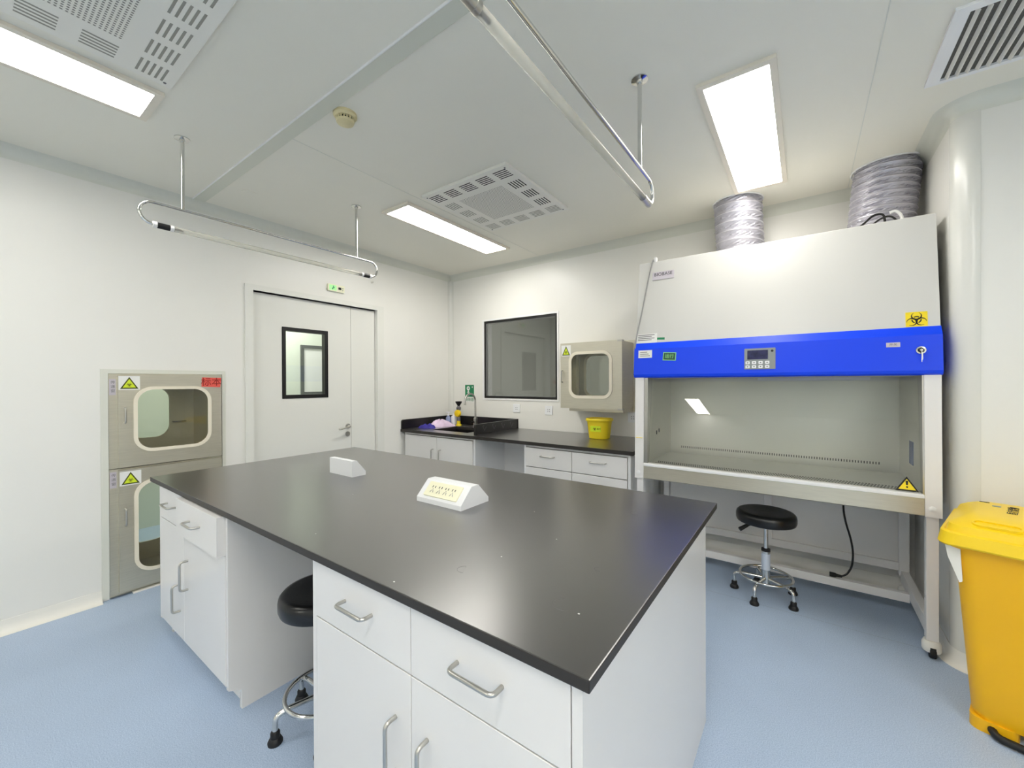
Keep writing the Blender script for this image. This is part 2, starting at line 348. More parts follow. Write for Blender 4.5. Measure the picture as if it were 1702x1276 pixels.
# concave ceiling coves
def cove_prof(r, n=8): return [(0, 0)] + [(0, -r)] + [(r - r * math.cos(math.radians(90 * i / n)), -r + r * math.sin(math.radians(90 * i / n))) for i in range(1, n)] + [(r, 0)]
cp = cove_prof(.068)
struct(MB().poly(Fr((XL, YB, H), (1, 0, 0), (0, 0, 1)), cp, 0, YB - YF).build('trim_3', M['cove'], smooth=True))
def cove(name, p0, p1, inward, m=None, prof=cp):   # prism of a cove profile from p0 to p1, 'inward' points into the room
    p0, p1, n = Vector(p0), Vector(p1), Vector(inward)
    b = MB(); b.loft([[p + n * a + Vector((0, 0, c)) for a, c in prof] for p in (p0, p1)]); return struct(b.build(name, m or M['cove'], smooth=True))
cove('trim_4', (XL, YB, H), (.595, YB, H), (0, -1, 0))
b = MB(); path = [((.595, YB), (-1, 0)), ((.595, 2.945), (-1, 0))] + [((.68 - .085 * math.cos(math.radians(a)), 2.945 - .085 * math.sin(math.radians(a))), (-math.cos(math.radians(a)), -math.sin(math.radians(a)))) for a in range(10, 90, 10)] + [((.68, 2.86), (0, -1)), ((XR, 2.86), (0, -1))]
b.loft([[Vector((p[0] + n[0] * a, p[1] + n[1] * a, H + c)) for a, c in cp] for p, n in path]); struct(b.build('trim_5', M['cove'], smooth=True))
# flat joint strip across the ceiling
struct(MB().box(XL + .07, 1.03, H - .008, XR, 1.102, H, .002).build('trim_6', M['strip']))
struct(MB().box(XL + .07, 1.0275, H - .0095, XR, 1.031, H).build('trim_7', M['edge']))
# thin ceiling panel joints
struct(MB().box(.247, 1.2, H - .0012, .251, 3.66, H).build('trim_8', M['cove']))
struct(MB().box(-2.282, 1.1, H - .0012, -2.279, 3.66, H).build('trim_9', M['cove']))
# cove base
bp_ = [(0, 0), (0, .075), (.004, .075), (.006, .05), (.012, .026), (.026, .008), (.045, 0)]
cove('baseboard_left', (XL, YF, 0), (XL, PO[0] - .035, 0), (1, 0, 0), M['base'], bp_)
cove('baseboard_left', (XL, PO[2] + .035, 0), (XL, 1.383, 0), (1, 0, 0), M['base'], bp_)
cove('baseboard_back', (-1.0, YB, 0), (.595, YB, 0), (0, -1, 0), M['base'], bp_)
b = MB(); b.loft([[Vector((p[0] + n[0] * a, p[1] + n[1] * a, c)) for a, c in bp_] for p, n in path]); struct(b.build('baseboard_right', M['base'], smooth=True))

# rooms beyond the openings
struct(MB().box(-5.3, -.6, -.1, XL - .1, 4.2, 0).build('floor_2', M['floor']))
struct(MB().box(-5.3, -.6, H, XL - .1, 4.2, H + .05).build('ceiling_2', M['corr']))
struct(MB().box(-5.3, -.6, 0, -5.2, 4.2, H).box(-5.2, -.65, 0, XL - .1, -.6, H).box(-5.2, 4.2, 0, XL - .1, 4.25, H).build('wall_corridor', M['corr']))
f5 = Fr((-5.2, 0, 0), (0, 1, 0), (0, 0, 1))
w2 = sroot('window_2', (-5.2, 2.9, 1.27))
MB().ring(f5, rr(2.60, 1.25, 3.3, 1.89, .002), rr(2.64, 1.29, 3.26, 1.85, .002), 0, .02).build('frame', M['frameg'], w2)
MB().box(-5.199, 2.64, 1.29, -5.194, 3.26, 1.85).build('pane', M['stickw'], w2)
struct(MB().box(XL - .1, YB + .1, -.1, .7, 6.4, 0).build('floor_3', M['paper']))
struct(MB().box(XL - .1, YB + .1, H, .7, 6.4, H + .05).build('ceiling_3', M['paper']))
struct(MB().box(XL - .1, 6.4, 0, .7, 6.45, H).box(XL - .15, YB + .1, 0, XL - .1, 6.4, H).box(.7, YB + .1, 0, .75, 6.4, H).build('wall_next_room', M['paper']))

# ------------------------------------------------------------------ door_1 with glazed panel
d = sroot('door_1', (XL, 2.04, 0))
MB().ring(LW, rr(1.385, -.0, 2.709, 2.21, .002, 1)[:], rr(1.445, .0005, 2.628, 2.165, .002, 1)[:], -.1, .014).build('frame', M['door'], d)
DW = (1.685, 1.265, 2.105, 1.895)
leaf = Fr((XL - .03, 0, 0), (0, 1, 0), (0, 0, 1))
MB().grid(leaf, [1.452, DW[0] + .02, DW[2] - .02, 2.344], [.006, DW[1] + .02, DW[3] - .02, 2.158], [(DW[0] + .02, DW[1] + .02, DW[2] - .02, DW[3] - .02)], .045).build('leaf', M['door'], d)
MB().box(XL - .075, 2.348, .006, XL - .03, 2.622, 2.158, .001).build('leaf', M['door'], d)
wf = MB().ring(leaf, rr(*DW, .004), rr(DW[0] + .032, DW[1] + .032, DW[2] - .032, DW[3] - .032, .002), -.05, .004).build('window_frame', M['blackfr'], d)
MB().box(XL - .053, DW[0] + .02, DW[1] + .02, XL - .047, DW[2] - .02, DW[3] - .02).build('pane', M['glass'], d)
hd = MB().lathe((XL - .03, 2.308, .972), [(.0, 0), (.026, 0), (.026, .007), (.022, .009), (0, .009)], 24, 'X').tube(fillet([(XL - .022, 2.308, .972), (XL + .03, 2.308, .972), (XL + .032, 2.18, .955)], .03, 8), .009, 12).build('handle', M['satin'], d)
MB().lathe((XL - .03, 2.305, .895), [(0, 0), (.025, 0), (.025, .007), (0, .008)], 24, 'X').build('lock', M['satin'], d)

# window_1
wn = sroot('window_1', (-2.6, YB, 1.2))
MB().ring(BW, rr(WO[0] - .02, WO[1] - .02, WO[2] + .02, WO[3] + .02, .003), rr(WO[0] - .001, WO[1] - .001, WO[2] + .001, WO[3] + .001, .002), 0, .006).build('trim', M['edge'], wn)
MB().ring(BW, rr(*WO, .002), rr(WO[0] + .022, WO[1] + .026, WO[2] - .022, WO[3] - .026, .002), -.1, -.002).build('frame', M['blackfr'], wn)
MB().ring(BW, rr(WO[0] + .022, WO[1] + .026, WO[2] - .022, WO[3] - .026, .002), rr(WO[0] + .045, WO[1] + .028, WO[2] - .024, WO[3] - .028, .002), -.09, -.012).build('reveal', M['edge'], wn)
MB().box(WO[0] + .03, YB + .006, WO[1] + .02, WO[2] - .02, YB + .012, WO[3] - .02).build('pane', M['dimg'], wn)

# ------------------------------------------------------------------ ceiling troffers
def troffer(label, lit='lit'):
    t = thing('ceiling_light', label, 'ceiling light', (0, 0, H), 'ceiling panel lights'); t.location = (0, 0, 0)
    f = Fr((0, 0, 0), (1, 0, 0), (0, 1, 0))
    MB().ring(f, rr(-.155, -.645, .155, .645, .004), rr(-.128, -.615, .128, .615, .004), -.016, 0).build('frame', M['warm'], t)
    MB().box(-.128, -.615, -.012, .128, .615, -.004).build('diffuser', M[lit], t); return t
t0 = troffer('lit white panel light in the ceiling beside the square slotted vent near the window wall'); t0.location = (-2.533, 2.627, H)
t2 = troffer('lit white panel light in the ceiling above the grey foil ducts', 'litweak'); t2.location = (-.245, 2.63, H)
t3 = troffer('lit white panel light cut by the picture edge, beside the nearest slotted vent', 'litdim'); t3.location = (-2.553, -.06, H)
dup(t0, (-.245, -.06, H), 'lit white panel light behind the viewpoint, above the near floor')

t1 = None  # fill panels added out of view to brighten surfaces facing the camera
for x_, y_, l_ in ((-1.78, -2.95, 'unseen fill panel light added near the rear wall, placed to mirror in the glass sash'), (2.06, -.06, 'added fill panel light behind the viewpoint beside the nearer side wall'), (2.06, -1.5, 'added fill panel light behind the viewpoint, middle of the row along the side wall'), (2.06, -2.95, 'added fill panel light behind the viewpoint, rear corner by the side wall')):
    if t1 is None: t1 = troffer(l_, 'litfill'); t1.location = (x_, y_, H)
    else: dup(t1, (x_, y_, H), l_)

# ------------------------------------------------------------------ slotted air diffusers
def air_vent(label, lx, ly):
    t = thing('air_vent', label, 'vent', (0, 0, 0), 'square slotted ceiling vents')
    p = MB().box(-lx, -ly, -.02, lx, ly, 0, .003).build('panel', M['vent'], t)
    def block(cx, cy, along, m_):
        mb = MB()
        for i in range(5):
            o = (i - 2) * .0205
            if along == 'x': mb.box(cx - .050, cy + o - .0042, -.0206, cx + .050, cy + o + .0042, -.018)
            else: mb.box(cx + o - .0042, cy - .050, -.0206, cx + o + .0042, cy + .050, -.018)
        mb.build('slot_block', M[m_], t)
    ex, ey = lx - .085, ly - .085
    for i in range(5): block(-ex + i * ex / 2, -ey, 'x', 'slot'); block(-ex + i * ex / 2, ey, 'x', 'slotlit')  # pale rows and dark rows paint in how light falls on the slots
    for i in range(1, 4): block(ex, -ey + i * ey / 2, 'y', 'slot'); block(-ex, -ey + i * ey / 2, 'y', 'slotlit')
    MB().box(-lx * .52, -ly * .52, -.0207, lx * .52, ly * .52, -.018).build('perforated_sheet', M['perf'], t)
    for sx in (-1, 1):
        for sy in (-1, 1): MB().lathe((sx * (lx - .03), sy * (ly - .03), -.02), [(0, -.003), (.005, -.0025), (.006, 0), (0, 0)], 10).build('screw', M['grey'], t)
    return t
v0 = air_vent('square white slotted air vent in the ceiling between the door corner and middle', .377, .403); v0.location = (-1.845, 2.38, H)
dup(v0, (-1.935, .184, H), 'white slotted air vent cut by the top edge, beside the nearest panel light')
g = thing('return_grille', 'slatted grey return air grille in the ceiling beside the boxed wall corner', 'vent', (.72, 2.38, H))
gf = Fr((0, 0, H), (1, 0, 0), (0, 1, 0))
MB().ring(gf, rr(.445, 2.13, 1.05, 2.61, .002), rr(.49, 2.165, 1.02, 2.585, .002), -.012, 0).build('frame', M['edge'], g)
MB().box(.48, 2.15, -.003 + H, 1.03, 2.60, H).build('filter', M['grille'], g)
for i in range(17):
    x = .505 + i * .0305
    MB().poly(Fr((x, 2.165, H - .004), (1, 0, 0), (0, 0, 1)), [(0, 0), (.009, -.012), (.011, -.012), (.002, 0)], 0, -.42).build('slat', M['vent'], g)

# smoke detector, ceiling cap, small fittings
s = thing('smoke_detector', 'aged cream round smoke detector on the ceiling near the joint strip', 'smoke detector', (-1.86, 1.16, H))
MB().lathe((-1.86, 1.16, H), [(0, 0), (.056, 0), (.056, -.012), (.048, -.022), (0, -.022)], 32).build('base', M['smoke'], s)
MB().lathe((-1.86, 1.16, H), [(.0, -.022), (.032, -.022), (.032, -.036), (0, -.036)], 32).build('sensor_core', M['black'], s)
b = MB()
for k in range(18):
    a = k * math.pi / 9; b.box(-1.86 + .04 * math.cos(a) - .003, 1.16 + .04 * math.sin(a) - .003, H - .037, -1.86 + .04 * math.cos(a) + .003, 1.16 + .04 * math.sin(a) + .003, H - .021)
b.build('cage_ribs', M['smoke'], s)
MB().lathe((-1.86, 1.16, H), [(0, -.036), (.044, -.036), (.04, -.046), (.02, -.052), (0, -.053)], 32).build('cap', M['smoke'], s)
tag(MB().lathe((-3.17, 1.235, H), [(0, 0), (.045, 0), (.044, -.003), (0, -.0035)], 32).build('blanking_disc', M['ceil']), 'flat round blank disc on the ceiling behind the far lamp bracket', 'disc')
tag(MB().lathe((-.93, 1.72, H), [(0, 0), (.005, 0), (.005, -.006), (0, -.008)], 10).build('ceiling_screw', M['grey']), 'tiny grey screw in the ceiling beside the nearer hanging lamp', 'screw')
tag(MB().lathe((XL, 2.573, 2.451), [(0, 0), (.01, 0), (.01, .012), (.006, .014), (0, .014)], 14, 'X').build('wall_stud', M['satin']), 'small round metal stud on the wall above the white door', 'stud')

# ------------------------------------------------------------------ hanging ultraviolet lamps
def uv_lamp(label):
    t = thing('ultraviolet_lamp', label, 'lamp', (0, 0, 0), 'hanging tube lamps')
    zr, zt, y0, y1 = -.393, -.508, -.655, .655; rl = (zr - zt) / 2; zc = (zr + zt) / 2
    pts = [Vector((0, -.60, zt))] + [Vector((0, y0 - rl * math.sin(math.radians(a)), zc - rl * math.cos(math.radians(a)))) for a in range(0, 181, 15)] + [Vector((0, y1 + rl * math.sin(math.radians(a)), zc + rl * math.cos(math.radians(a)))) for a in range(0, 181, 15)] + [Vector((0, .60, zt))]
    MB().tube(pts, .008, 12).build('bracket', M['chrome'], t)
    for y in (-.532, .532):
        m_ = MB().tube([(0, y, zr), (0, y, -.004)], .009, 12).build('hanger_rod', M['chrome'], t)
        MB().lathe((0, y, 0), [(0, 0), (.036, 0), (.036, -.005), (.014, -.009), (.013, -.02), (0, -.02)], 24).build('flange', M['chrome'], m_)
    for sg in (-1, 1):
        c = MB().tube([(0, sg * .645, zt), (0, sg * .585, zt)], .0155, 14).build('end_cap', M['black'], t)
        for ya, yb_ in ((.66, .642), (.588, .572)): MB().tube([(0, sg * ya, zt), (0, sg * yb_, zt)], .0165, 14).build('collar', M['edge'], c)
        MB().tube([(0, sg * .572, zt), (0, sg * .53, zt)], .006, 8).build('electrode', M['grey'], c)
    MB().tube([(0, -.572, zt), (0, .572, zt)], .0145, 16).build('glass_tube', M['tubeg'], t)
    return t
u0 = uv_lamp('ultraviolet tube lamp on a chrome loop hanging over the white door'); u0.location = (-2.765, 1.28, H)
u1 = dup(u0, (-.592, 1.267, H), 'nearer ultraviolet tube lamp on a chrome loop running off the top edge')
for ch in u1.children:
    if ch.name.startswith('end_cap'): ch.data = ch.data.copy(); ch.data.materials[0] = M['satin']
    for sub in ch.children:
        if sub.name.startswith('collar'): sub.data = sub.data.copy(); sub.data.materials[0] = M['satin']

# ------------------------------------------------------------------ stainless pass-through hatches
def box_door(fr, u0, v0, u1, v1, win, rad, parent, hu, hv0, hv1, gw=.02, t=.025):
    W = win
    dd = MB().ring(fr, rr(u0, v0, u1, v1, .004, 8), rr(*W, rad, 8), 0, t).build('door', M['steel'], parent)
    MB().ring(fr, rr(W[0] - gw * .55, W[1] - gw * .55, W[2] + gw * .55, W[3] + gw * .55, rad + gw * .5, 8), rr(W[0] + gw * .5, W[1] + gw * .5, W[2] - gw * .5, W[3] - gw * .5, rad - gw * .4, 8), t - .004, t + .008).build('gasket', M['gasket'], dd, smooth=True)
    MB().poly(fr, rr(W[0] + .004, W[1] + .004, W[2] - .004, W[3] - .004, rad, 8), t * .35, t * .35 + .006).build('pane', M['boxg'], dd)
    handle(fr(hu, hv0, t), fr(hu, hv1, t), fr.w * .028, .0055, 'handle', dd)
    return dd
fS = Fr((XL + .002, 0, 0), (0, 1, 0), (0, 0, 1))
struct(MB().ring(LW, rr(.556, .012, 1.246, 1.497, .002, 2), rr(.592, .0125, 1.223, 1.47, .002, 2), -.03, .007).build('trim_10', M['cove']))
def hatch(label, z0, z1, doorz, win, rad, hz, has_knob):
    t = thing('pass_through_hatch', label, 'pass box', (XL, .907, z0), 'stainless wall hatches')
    y0, y1, xb = .594, 1.221, XL - .52
    MB().ring(fS, rr(y0, z0, y1, z1, .002, 8), rr(y0 + .045, z0 + .025, y1 - .03, z1 - .025, .01, 8), -.02, 0).build('front_frame', M['steel'], t)
    b = MB(); yi0, yi1, zi0, zi1 = y0 + .03, y1 - .02, z0 + .02, z1 - .02
    b.box(xb, yi0, zi0, XL - .018, yi0 + .006, zi1).box(xb, yi1 - .006, zi0, XL - .018, yi1, zi1).box(xb, yi0, zi0, XL - .018, yi1, zi0 + .006).box(xb, yi0, zi1 - .006, XL - .018, yi1, zi1)
    b.build('chamber', M['hatchin'], t)
    fb = Fr((xb, 0, 0), (0, 1, 0), (0, 0, 1))
    w_ = (win[0] + .06, win[1] + .03, win[2] - .1, win[3] - .0)
    bd = MB().ring(fb, rr(yi0, zi0, yi1, zi1, .004, 8), rr(*w_, rad, 8), -.02, 0).build('rear_door', M['hatchin'], t)
    MB().poly(fb, rr(w_[0] - .004, w_[1] - .004, w_[2] + .004, w_[3] + .004, rad, 8), -.013, -.007).build('pane', M['glass'], bd)
    handle(fb(w_[2] + .02, z0 + (z1 - z0) * .4, 0), fb(w_[2] + .1, z0 + (z1 - z0) * .4, 0), Vector((.03, 0, 0)), .005, 'handle', bd)
    dd = box_door(fS, .636, doorz[0], 1.213, doorz[1], win, rad, t, .666, *hz)
    return t, dd
h1, d1 = hatch('upper stainless pass box in the wall with red tape on its door', .846, 1.468, (.85, 1.458), (.72, .95, 1.135, 1.372), .095, (1.145, 1.245), True)
h2, d2 = hatch('lower stainless pass box at floor level partly behind the worktop', .014, .842, (.03, .834), (.72, .137, 1.135, .742), .095, (.47, .58), False)
def hatch_sticker(dd, fr, u0, v0, u1, v1, w):
    s_ = MB().poly(fr, [(u0, v0), (u1, v0), (u1, v1), (u0, v1)], w, w + .0006).build('warning_sticker', M['stickw'], dd, label='white sticker with yellow triangle')
    a, bb = warn_tri(fr, u0 + (u1 - u0) * .07, v0 + (v1 - v0) * .07, u1 - (u1 - u0) * .07, v1 - (v1 - v0) * .06, w + .0004, None, None)
    a.build('triangle_border', M['inkg'], dd); bb.build('triangle', M['stickg'], dd)
    trefoil(fr, (u0 + u1) / 2, v0 + (v1 - v0) * .36, (v1 - v0) * .17, w + .0014, w + .002, M['inkg'], dd)
hatch_sticker(d1, fS, .637, 1.362, .743, 1.452, .025)
hatch_sticker(d2, fS, .640, .730, .746, .822, .025)
for root, z0 in ((h1, 1.328), (h2, .720)):
    MB().poly(fS, [(.597, z0), (.629, z0), (.629, z0 + .105), (.597, z0 + .105)], .0005, .0011).build('name_label', M['stickl'], root)
    for k, ch in enumerate('传递窗'): text('name_label_text', ch, .022, fS, .615, z0 + .082 - k * .028, .0012, M['inkgrey'], root)
MB().poly(fS, [(1.086, 1.378), (1.205, 1.372), (1.212, 1.443), (1.09, 1.447)], .0252, .0258).build('red_tape', M['red'], d1, label='strip of red tape with written characters')
text('red_tape_writing', '标本', .066, fS, 1.148, 1.409, .026, M['redink'], d1)
MB().box(XL - .02, .70, 0.0, XL + .03, .95, .012, .004).build('sill_strip', M['base'], h2)

# ------------------------------------------------------------------ pass box on the far wall
t = thing('pass_through_hatch', 'stainless pass box standing proud of the far wall above the yellow pail', 'pass box', (-1.6, YB, 1.15), 'stainless wall hatches')
X0, X1, Z0, Z1, YD = -1.912, -1.298, 1.152, 1.772, 3.475
b = MB(); b.box(X0 + .01, YD, Z0 + .005, X0 + .03, 4.05, Z1 - .005).box(X1 - .02, YD, Z0 + .005, X1, 4.05, Z1 - .005)
b.box(X0 + .03, YD, Z0 + .005, X1 - .02, 4.05, Z0 + .025).box(X0 + .03, YD, Z1 - .025, X1 - .02, 4.05, Z1 - .005)
# shell kept inside the wall opening behind the flange
b.bm.free(); b = MB(); b.loft([[Vector((x, y, z)) for x, z in q] for y, q in ((YD, rr(X0 + .01, Z0 + .005, X1, Z1 - .005, .004, 2)), (YB, rr(X0 + .01, Z0 + .005, X1, Z1 - .005, .004, 2)))], cap=False)
b.ring(Fr((0, YB, 0), (1, 0, 0), (0, 0, 1)), rr(X0 - .0, Z0 - .03, X1 + .02, Z1 + .02, .003, 2), rr(HO[0] + .01, HO[1] + .01, HO[2] - .01, HO[3] - .01, .003, 2), .0005, .004)
b.build('shell', M['steel'], t)
MB().box(X0 + .02, YD + .004, Z0 + .012, X0 + .026, YB - .005, Z1 - .012).box(X1 - .016, YD + .004, Z0 + .012, X1 - .01, YB - .005, Z1 - .012).box(X0 + .026, YD + .004, Z0 + .012, X1 - .016, YB - .005, Z0 + .018).box(X0 + .026, YD + .004, Z1 - .018, X1 - .016, YB - .005, Z1 - .012).build('chamber', M['steel'], t)
fR = Fr((0, YB + .05, 0), (1, 0, 0), (0, 0, 1))
bd = MB().ring(fR, rr(HO[0] + .002, HO[1] + .002, HO[2] - .002, HO[3] - .002, .004, 8), rr(-1.80, 1.26, -1.47, 1.67, .08, 8), 0, .02).build('rear_door', M['steel'], t)
MB().ring(fR, rr(-1.815, 1.245, -1.455, 1.685, .095, 8), rr(-1.79, 1.27, -1.48, 1.66, .075, 8), .018, .026).build('gasket', M['gasket'], bd, smooth=True)
MB().poly(fR, rr(-1.80, 1.26, -1.47, 1.67, .08, 8), .008, .013).build('pane', M['dimg'], bd)
fD = Fr((0, YD, 0), (1, 0, 0), (0, 0, 1))
dd = box_door(fD, X0, Z0, X1, Z1, (-1.805, 1.262, -1.402, 1.672), .075, t, -1.888, 1.40, 1.51, .026)
hatch_sticker(dd, fD, -1.900, 1.648, -1.800, 1.752, .025)
for za in (Z1 - .012, Z0 - .002): MB().box(X1 - .04, YD - .03, za, X1 + .004, YD + .02, za + .014, .002).build('hinge', M['satin'], t)
MB().box(X0 + .07, YD + .02, Z0 - .028, X1 - .005, YB - .004, Z0 + .004, .003).build('base_tray', M['steel'], t)

# ------------------------------------------------------------------ island bench
def edge_mat(o):        # all but the top face take a duller material, keeping floor reflections off
    o.data.materials.append(M['topedge'])
    for p in o.data.polygons: p.material_index = 0 if p.normal.z > .5 else 1
    return o
ZT, ZU = .868, .843
IX0, IX1, IY0, IY1 = -3.036, -.31, .661, 1.962
bt = MB().box(IX0, IY0, ZU, IX1, IY1, ZT, .003, 2)
wt = tag(edge_mat(bt.build('island_worktop', M['top'])), 'large black worktop of the island bench in the middle of the room', 'worktop')
for (x, y, rad) in ((-.785, .852, .022), (-.466, .856, .030), (-.473, 1.074, .014), (-.55, 1.62, .026)):
    MB().ring(Fr((x, y, ZT), (1, 0, 0), (0, 1, 0)), [(rad * math.cos(a), rad * .9 * math.sin(a)) for a in [k * .2 for k in range(10, 27)]] , [((rad - .0012) * math.cos(a), (rad - .0012) * .9 * math.sin(a)) for a in [k * .2 for k in range(10, 27)]], 0, .0003).build('water_ring', M['grey'], wt)
for (x, y) in ((-.89, .69), (-.681, 1.197), (-1.75, 1.12), (-.42, .84), (-.9, 1.4), (-1.4, .75), (-.75, .98)): MB().box(x - .0022, y - .0015, ZT - .001, x + .0022, y + .0015, ZT + .0006).build('dust_speck', M['edge'], wt)
FY = .690
def bench_cab(label, x0, x1, xm, dz, hA, hB, pulled=None, yback=1.815):
    t = thing('bench_cabinet', label, 'cabinet', ((x0 + x1) / 2, 1.2, 0), 'island bench cabinets')
    for xa in (x0, x1 - .022):     # side panels with a toe-kick notch
        MB().poly(Fr((xa, 0, 0), (0, 1, 0), (0, 0, 1)), [(FY - .016, .105), (FY + .034, .085), (FY + .034, 0), (yback, 0), (yback, ZU), (FY - .016, ZU)], 0, .022).build('side_panel', M['white'], t)
    MB().box(x0 + .022, FY + .012, .10, x1 - .022, yback, .12).build('bottom_panel', M['white'], t)
    MB().box(x0 + .022, yback - .02, .0, x1 - .022, yback, ZU).build('back_panel', M['white'], t)
    MB().box(x0 + .022, FY + .052, .0, x1 - .022, FY + .066, .10).build('plinth', M['edge'], t)
    MB().box(x0 + .022, FY + .02, ZU - .03, x1 - .022, FY + .04, ZU).build('top_rail', M['edge'], t)
    for i, (a, c) in enumerate(((x0 + .0252, xm - .0012), (xm + .0012, x1 - .0245))):
        o = pulled if (pulled and i == 1) else 0
        dr = MB().box(a, FY - .018 - o, dz + .002, c, FY + (.0 if not o else .25), ZU - .004, .0008, 1).build('drawer', M['white'], t)
        cx = (a + c) / 2; handle((cx - .064, FY - .018 - o, .762), (cx + .064, FY - .018 - o, .762), (0, -.034, 0), .0055, 'handle', dr)
        do = MB().box(a, FY - .018, .115, c, FY, dz - .002, .0012, 1).build('door', M['white'], t)
        hx, (ha, hb) = ((xm - .06, hA) if i == 0 else (xm + .06, hB))
        handle((hx, FY - .018, ha), (hx, FY - .018, hb), (0, -.034, 0), .0055, 'handle', do)
    return t
bench_cab('white island cabinet nearest the wall hatches with one drawer ajar', -2.907, -1.963, -2.505, .668, (.25, .385), (.395, .535), .03)
bench_cab('nearest white island cabinet filling the bottom of the picture', -1.277, -.33, -.803, .664, (.392, .532), (.392, .532))

def socket_station(label, x, y, rotated):
    t = thing('socket_station', label, 'power socket', (0, 0, 0), 'worktop socket housings')
    prof = [(-.09, 0), (.09, 0), (.09, .02), (.022, .088), (-.022, .088), (-.09, .02)]
    L = .135
    MB().poly(Fr((-L, 0, 0), (0, 1, 0), (0, 0, 1)), prof, 0, 2 * L).build('housing', M['key'], t)
    for sg in (-1, 1):
        n = Vector((0, sg * .068, .068)).normalized(); f = Fr(Vector((0, sg * .056, .054)), (1 if sg < 0 else -1, 0, 0), Vector((0, -sg, 1)))
        p = MB().poly(f, rr(-.10, -.035, .10, .035, .004, 3), -.002, .006).build('socket_plate', M['cream'], t)
        b = MB()
        for k in range(4):
            c = -.06 + k * .04
            for q in (-.008, .008): b.poly(f, [(c + q - .0018, .006), (c + q + .0018, .006), (c + q + .0018, .016), (c + q - .0018, .016)], .0058, .0066)
        b.build('round_pin_holes', M['ink'], p)
        b = MB()
        for k in range(4):
            c = -.06 + k * .04
            for q in (-1, 1): b.poly(f, [(c + q * .009 - .0012, -.018), (c + q * .009 + .0012, -.018), (c + q * .004 + .0012, -.006), (c + q * .004 - .0012, -.006)], .0058, .0066)
            b.poly(f, [(c - .001, -.004), (c + .001, -.004), (c + .001, .002), (c - .001, .002)], .0058, .0066)
        b.build('flat_pin_holes', M['inkgrey'], p)
    return t
s0 = socket_station('white sloped socket housing nearest the viewer, sockets facing the camera', 0, 0, False); s0.location = (-1.285, 1.318, ZT)
t = thing('socket_station', 'white wedge socket housing with a plain upright back toward the door end of the worktop', 'power socket', (0, 0, 0), 'worktop socket housings')
MB().poly(Fr((-.115, 0, 0), (0, 1, 0), (0, 0, 1)), [(0, 0), (.088, 0), (.088, .022), (.03, .09), (0, .09)], 0, .23).build('housing', M['key'], t)
f = Fr((0, .059, .056), (-1, 0, 0), (0, -.058, .068)); MB().poly(f, rr(-.09, -.032, .09, .032, .004, 3), -.002, .006).build('socket_plate', M['cream'], t)
t.location = (-2.181, 1.318, ZT)

# ------------------------------------------------------------------ wall bench with sink
ZC, YC = .885, 2.93
t = thing('wall_worktop', 'black worktop along the far wall holding the sink and yellow pail', 'worktop', (-2.3, 3.3, .85))
SK = (-3.32, 3.09, -2.80, 3.48)
fT = Fr((0, 0, ZC), (1, 0, 0), (0, 1, 0))
MB().grid(fT, [XL + .002, SK[0], SK[2], -1.022], [YC, SK[1], SK[3], YB - .002], [SK], .03).build('slab', M['top'], t)
edge_mat(t.children[0])
MB().box(SK[0] - .012, SK[1] - .012, ZC - .24, SK[2] + .012, SK[3] + .012, ZC - .225).box(SK[0] - .012, SK[1] - .012, ZC - .24, SK[0], SK[3] + .012, ZC - .03).box(SK[2], SK[1] - .012, ZC - .24, SK[2] + .012, SK[3] + .012, ZC - .03).box(SK[0], SK[1] - .012, ZC - .24, SK[2], SK[1], ZC - .03).box(SK[0], SK[3], ZC - .24, SK[2], SK[3] + .012, ZC - .03).build('sink_basin', M['topw'], t)
q = .103
def splash(y0, y1): return [(y0, 0), (y1, 0), (y1, q)] + arc(y0 + .022, q - .022, .022, 90, 180, 6)
MB().poly(Fr((XL + .003, 0, ZC), (0, 1, 0), (0, 0, 1)), splash(YC + .008, YB - .002), 0, .02).build('splashback', M['topw'], t)
MB().box(XL + .023, YB - .022, ZC, -2.61, YB - .002, ZC + q).build('splashback', M['topw'], t)
dv = MB().poly(Fr((-2.632, 0, ZC), (0, 1, 0), (0, 0, 1)), splash(3.0, YB - .002), 0, .022).build('splash_divider', M['topw'], t)
fV = Fr((-2.61, 0, ZC), (0, 1, 0), (0, 0, 1))
b = MB()
for k in range(4):
    y = 3.14 + k * .155
    for p, qq in (((y - .03, .078), (y, .03)), ((y, .03), (y + .028, .07)), ((y - .03, .078), (y - .012, .084))):
        dx, dz_ = qq[0] - p[0], qq[1] - p[1]; l = math.hypot(dx, dz_); nx, nz_ = -dz_ / l * .0012, dx / l * .0012
        b.poly(fV, [(p[0] - nx, p[1] - nz_), (qq[0] - nx, qq[1] - nz_), (qq[0] + nx, qq[1] + nz_), (p[0] + nx, p[1] + nz_)], 0, .0005)
b.build('chalk_marks', M['grey'], dv)

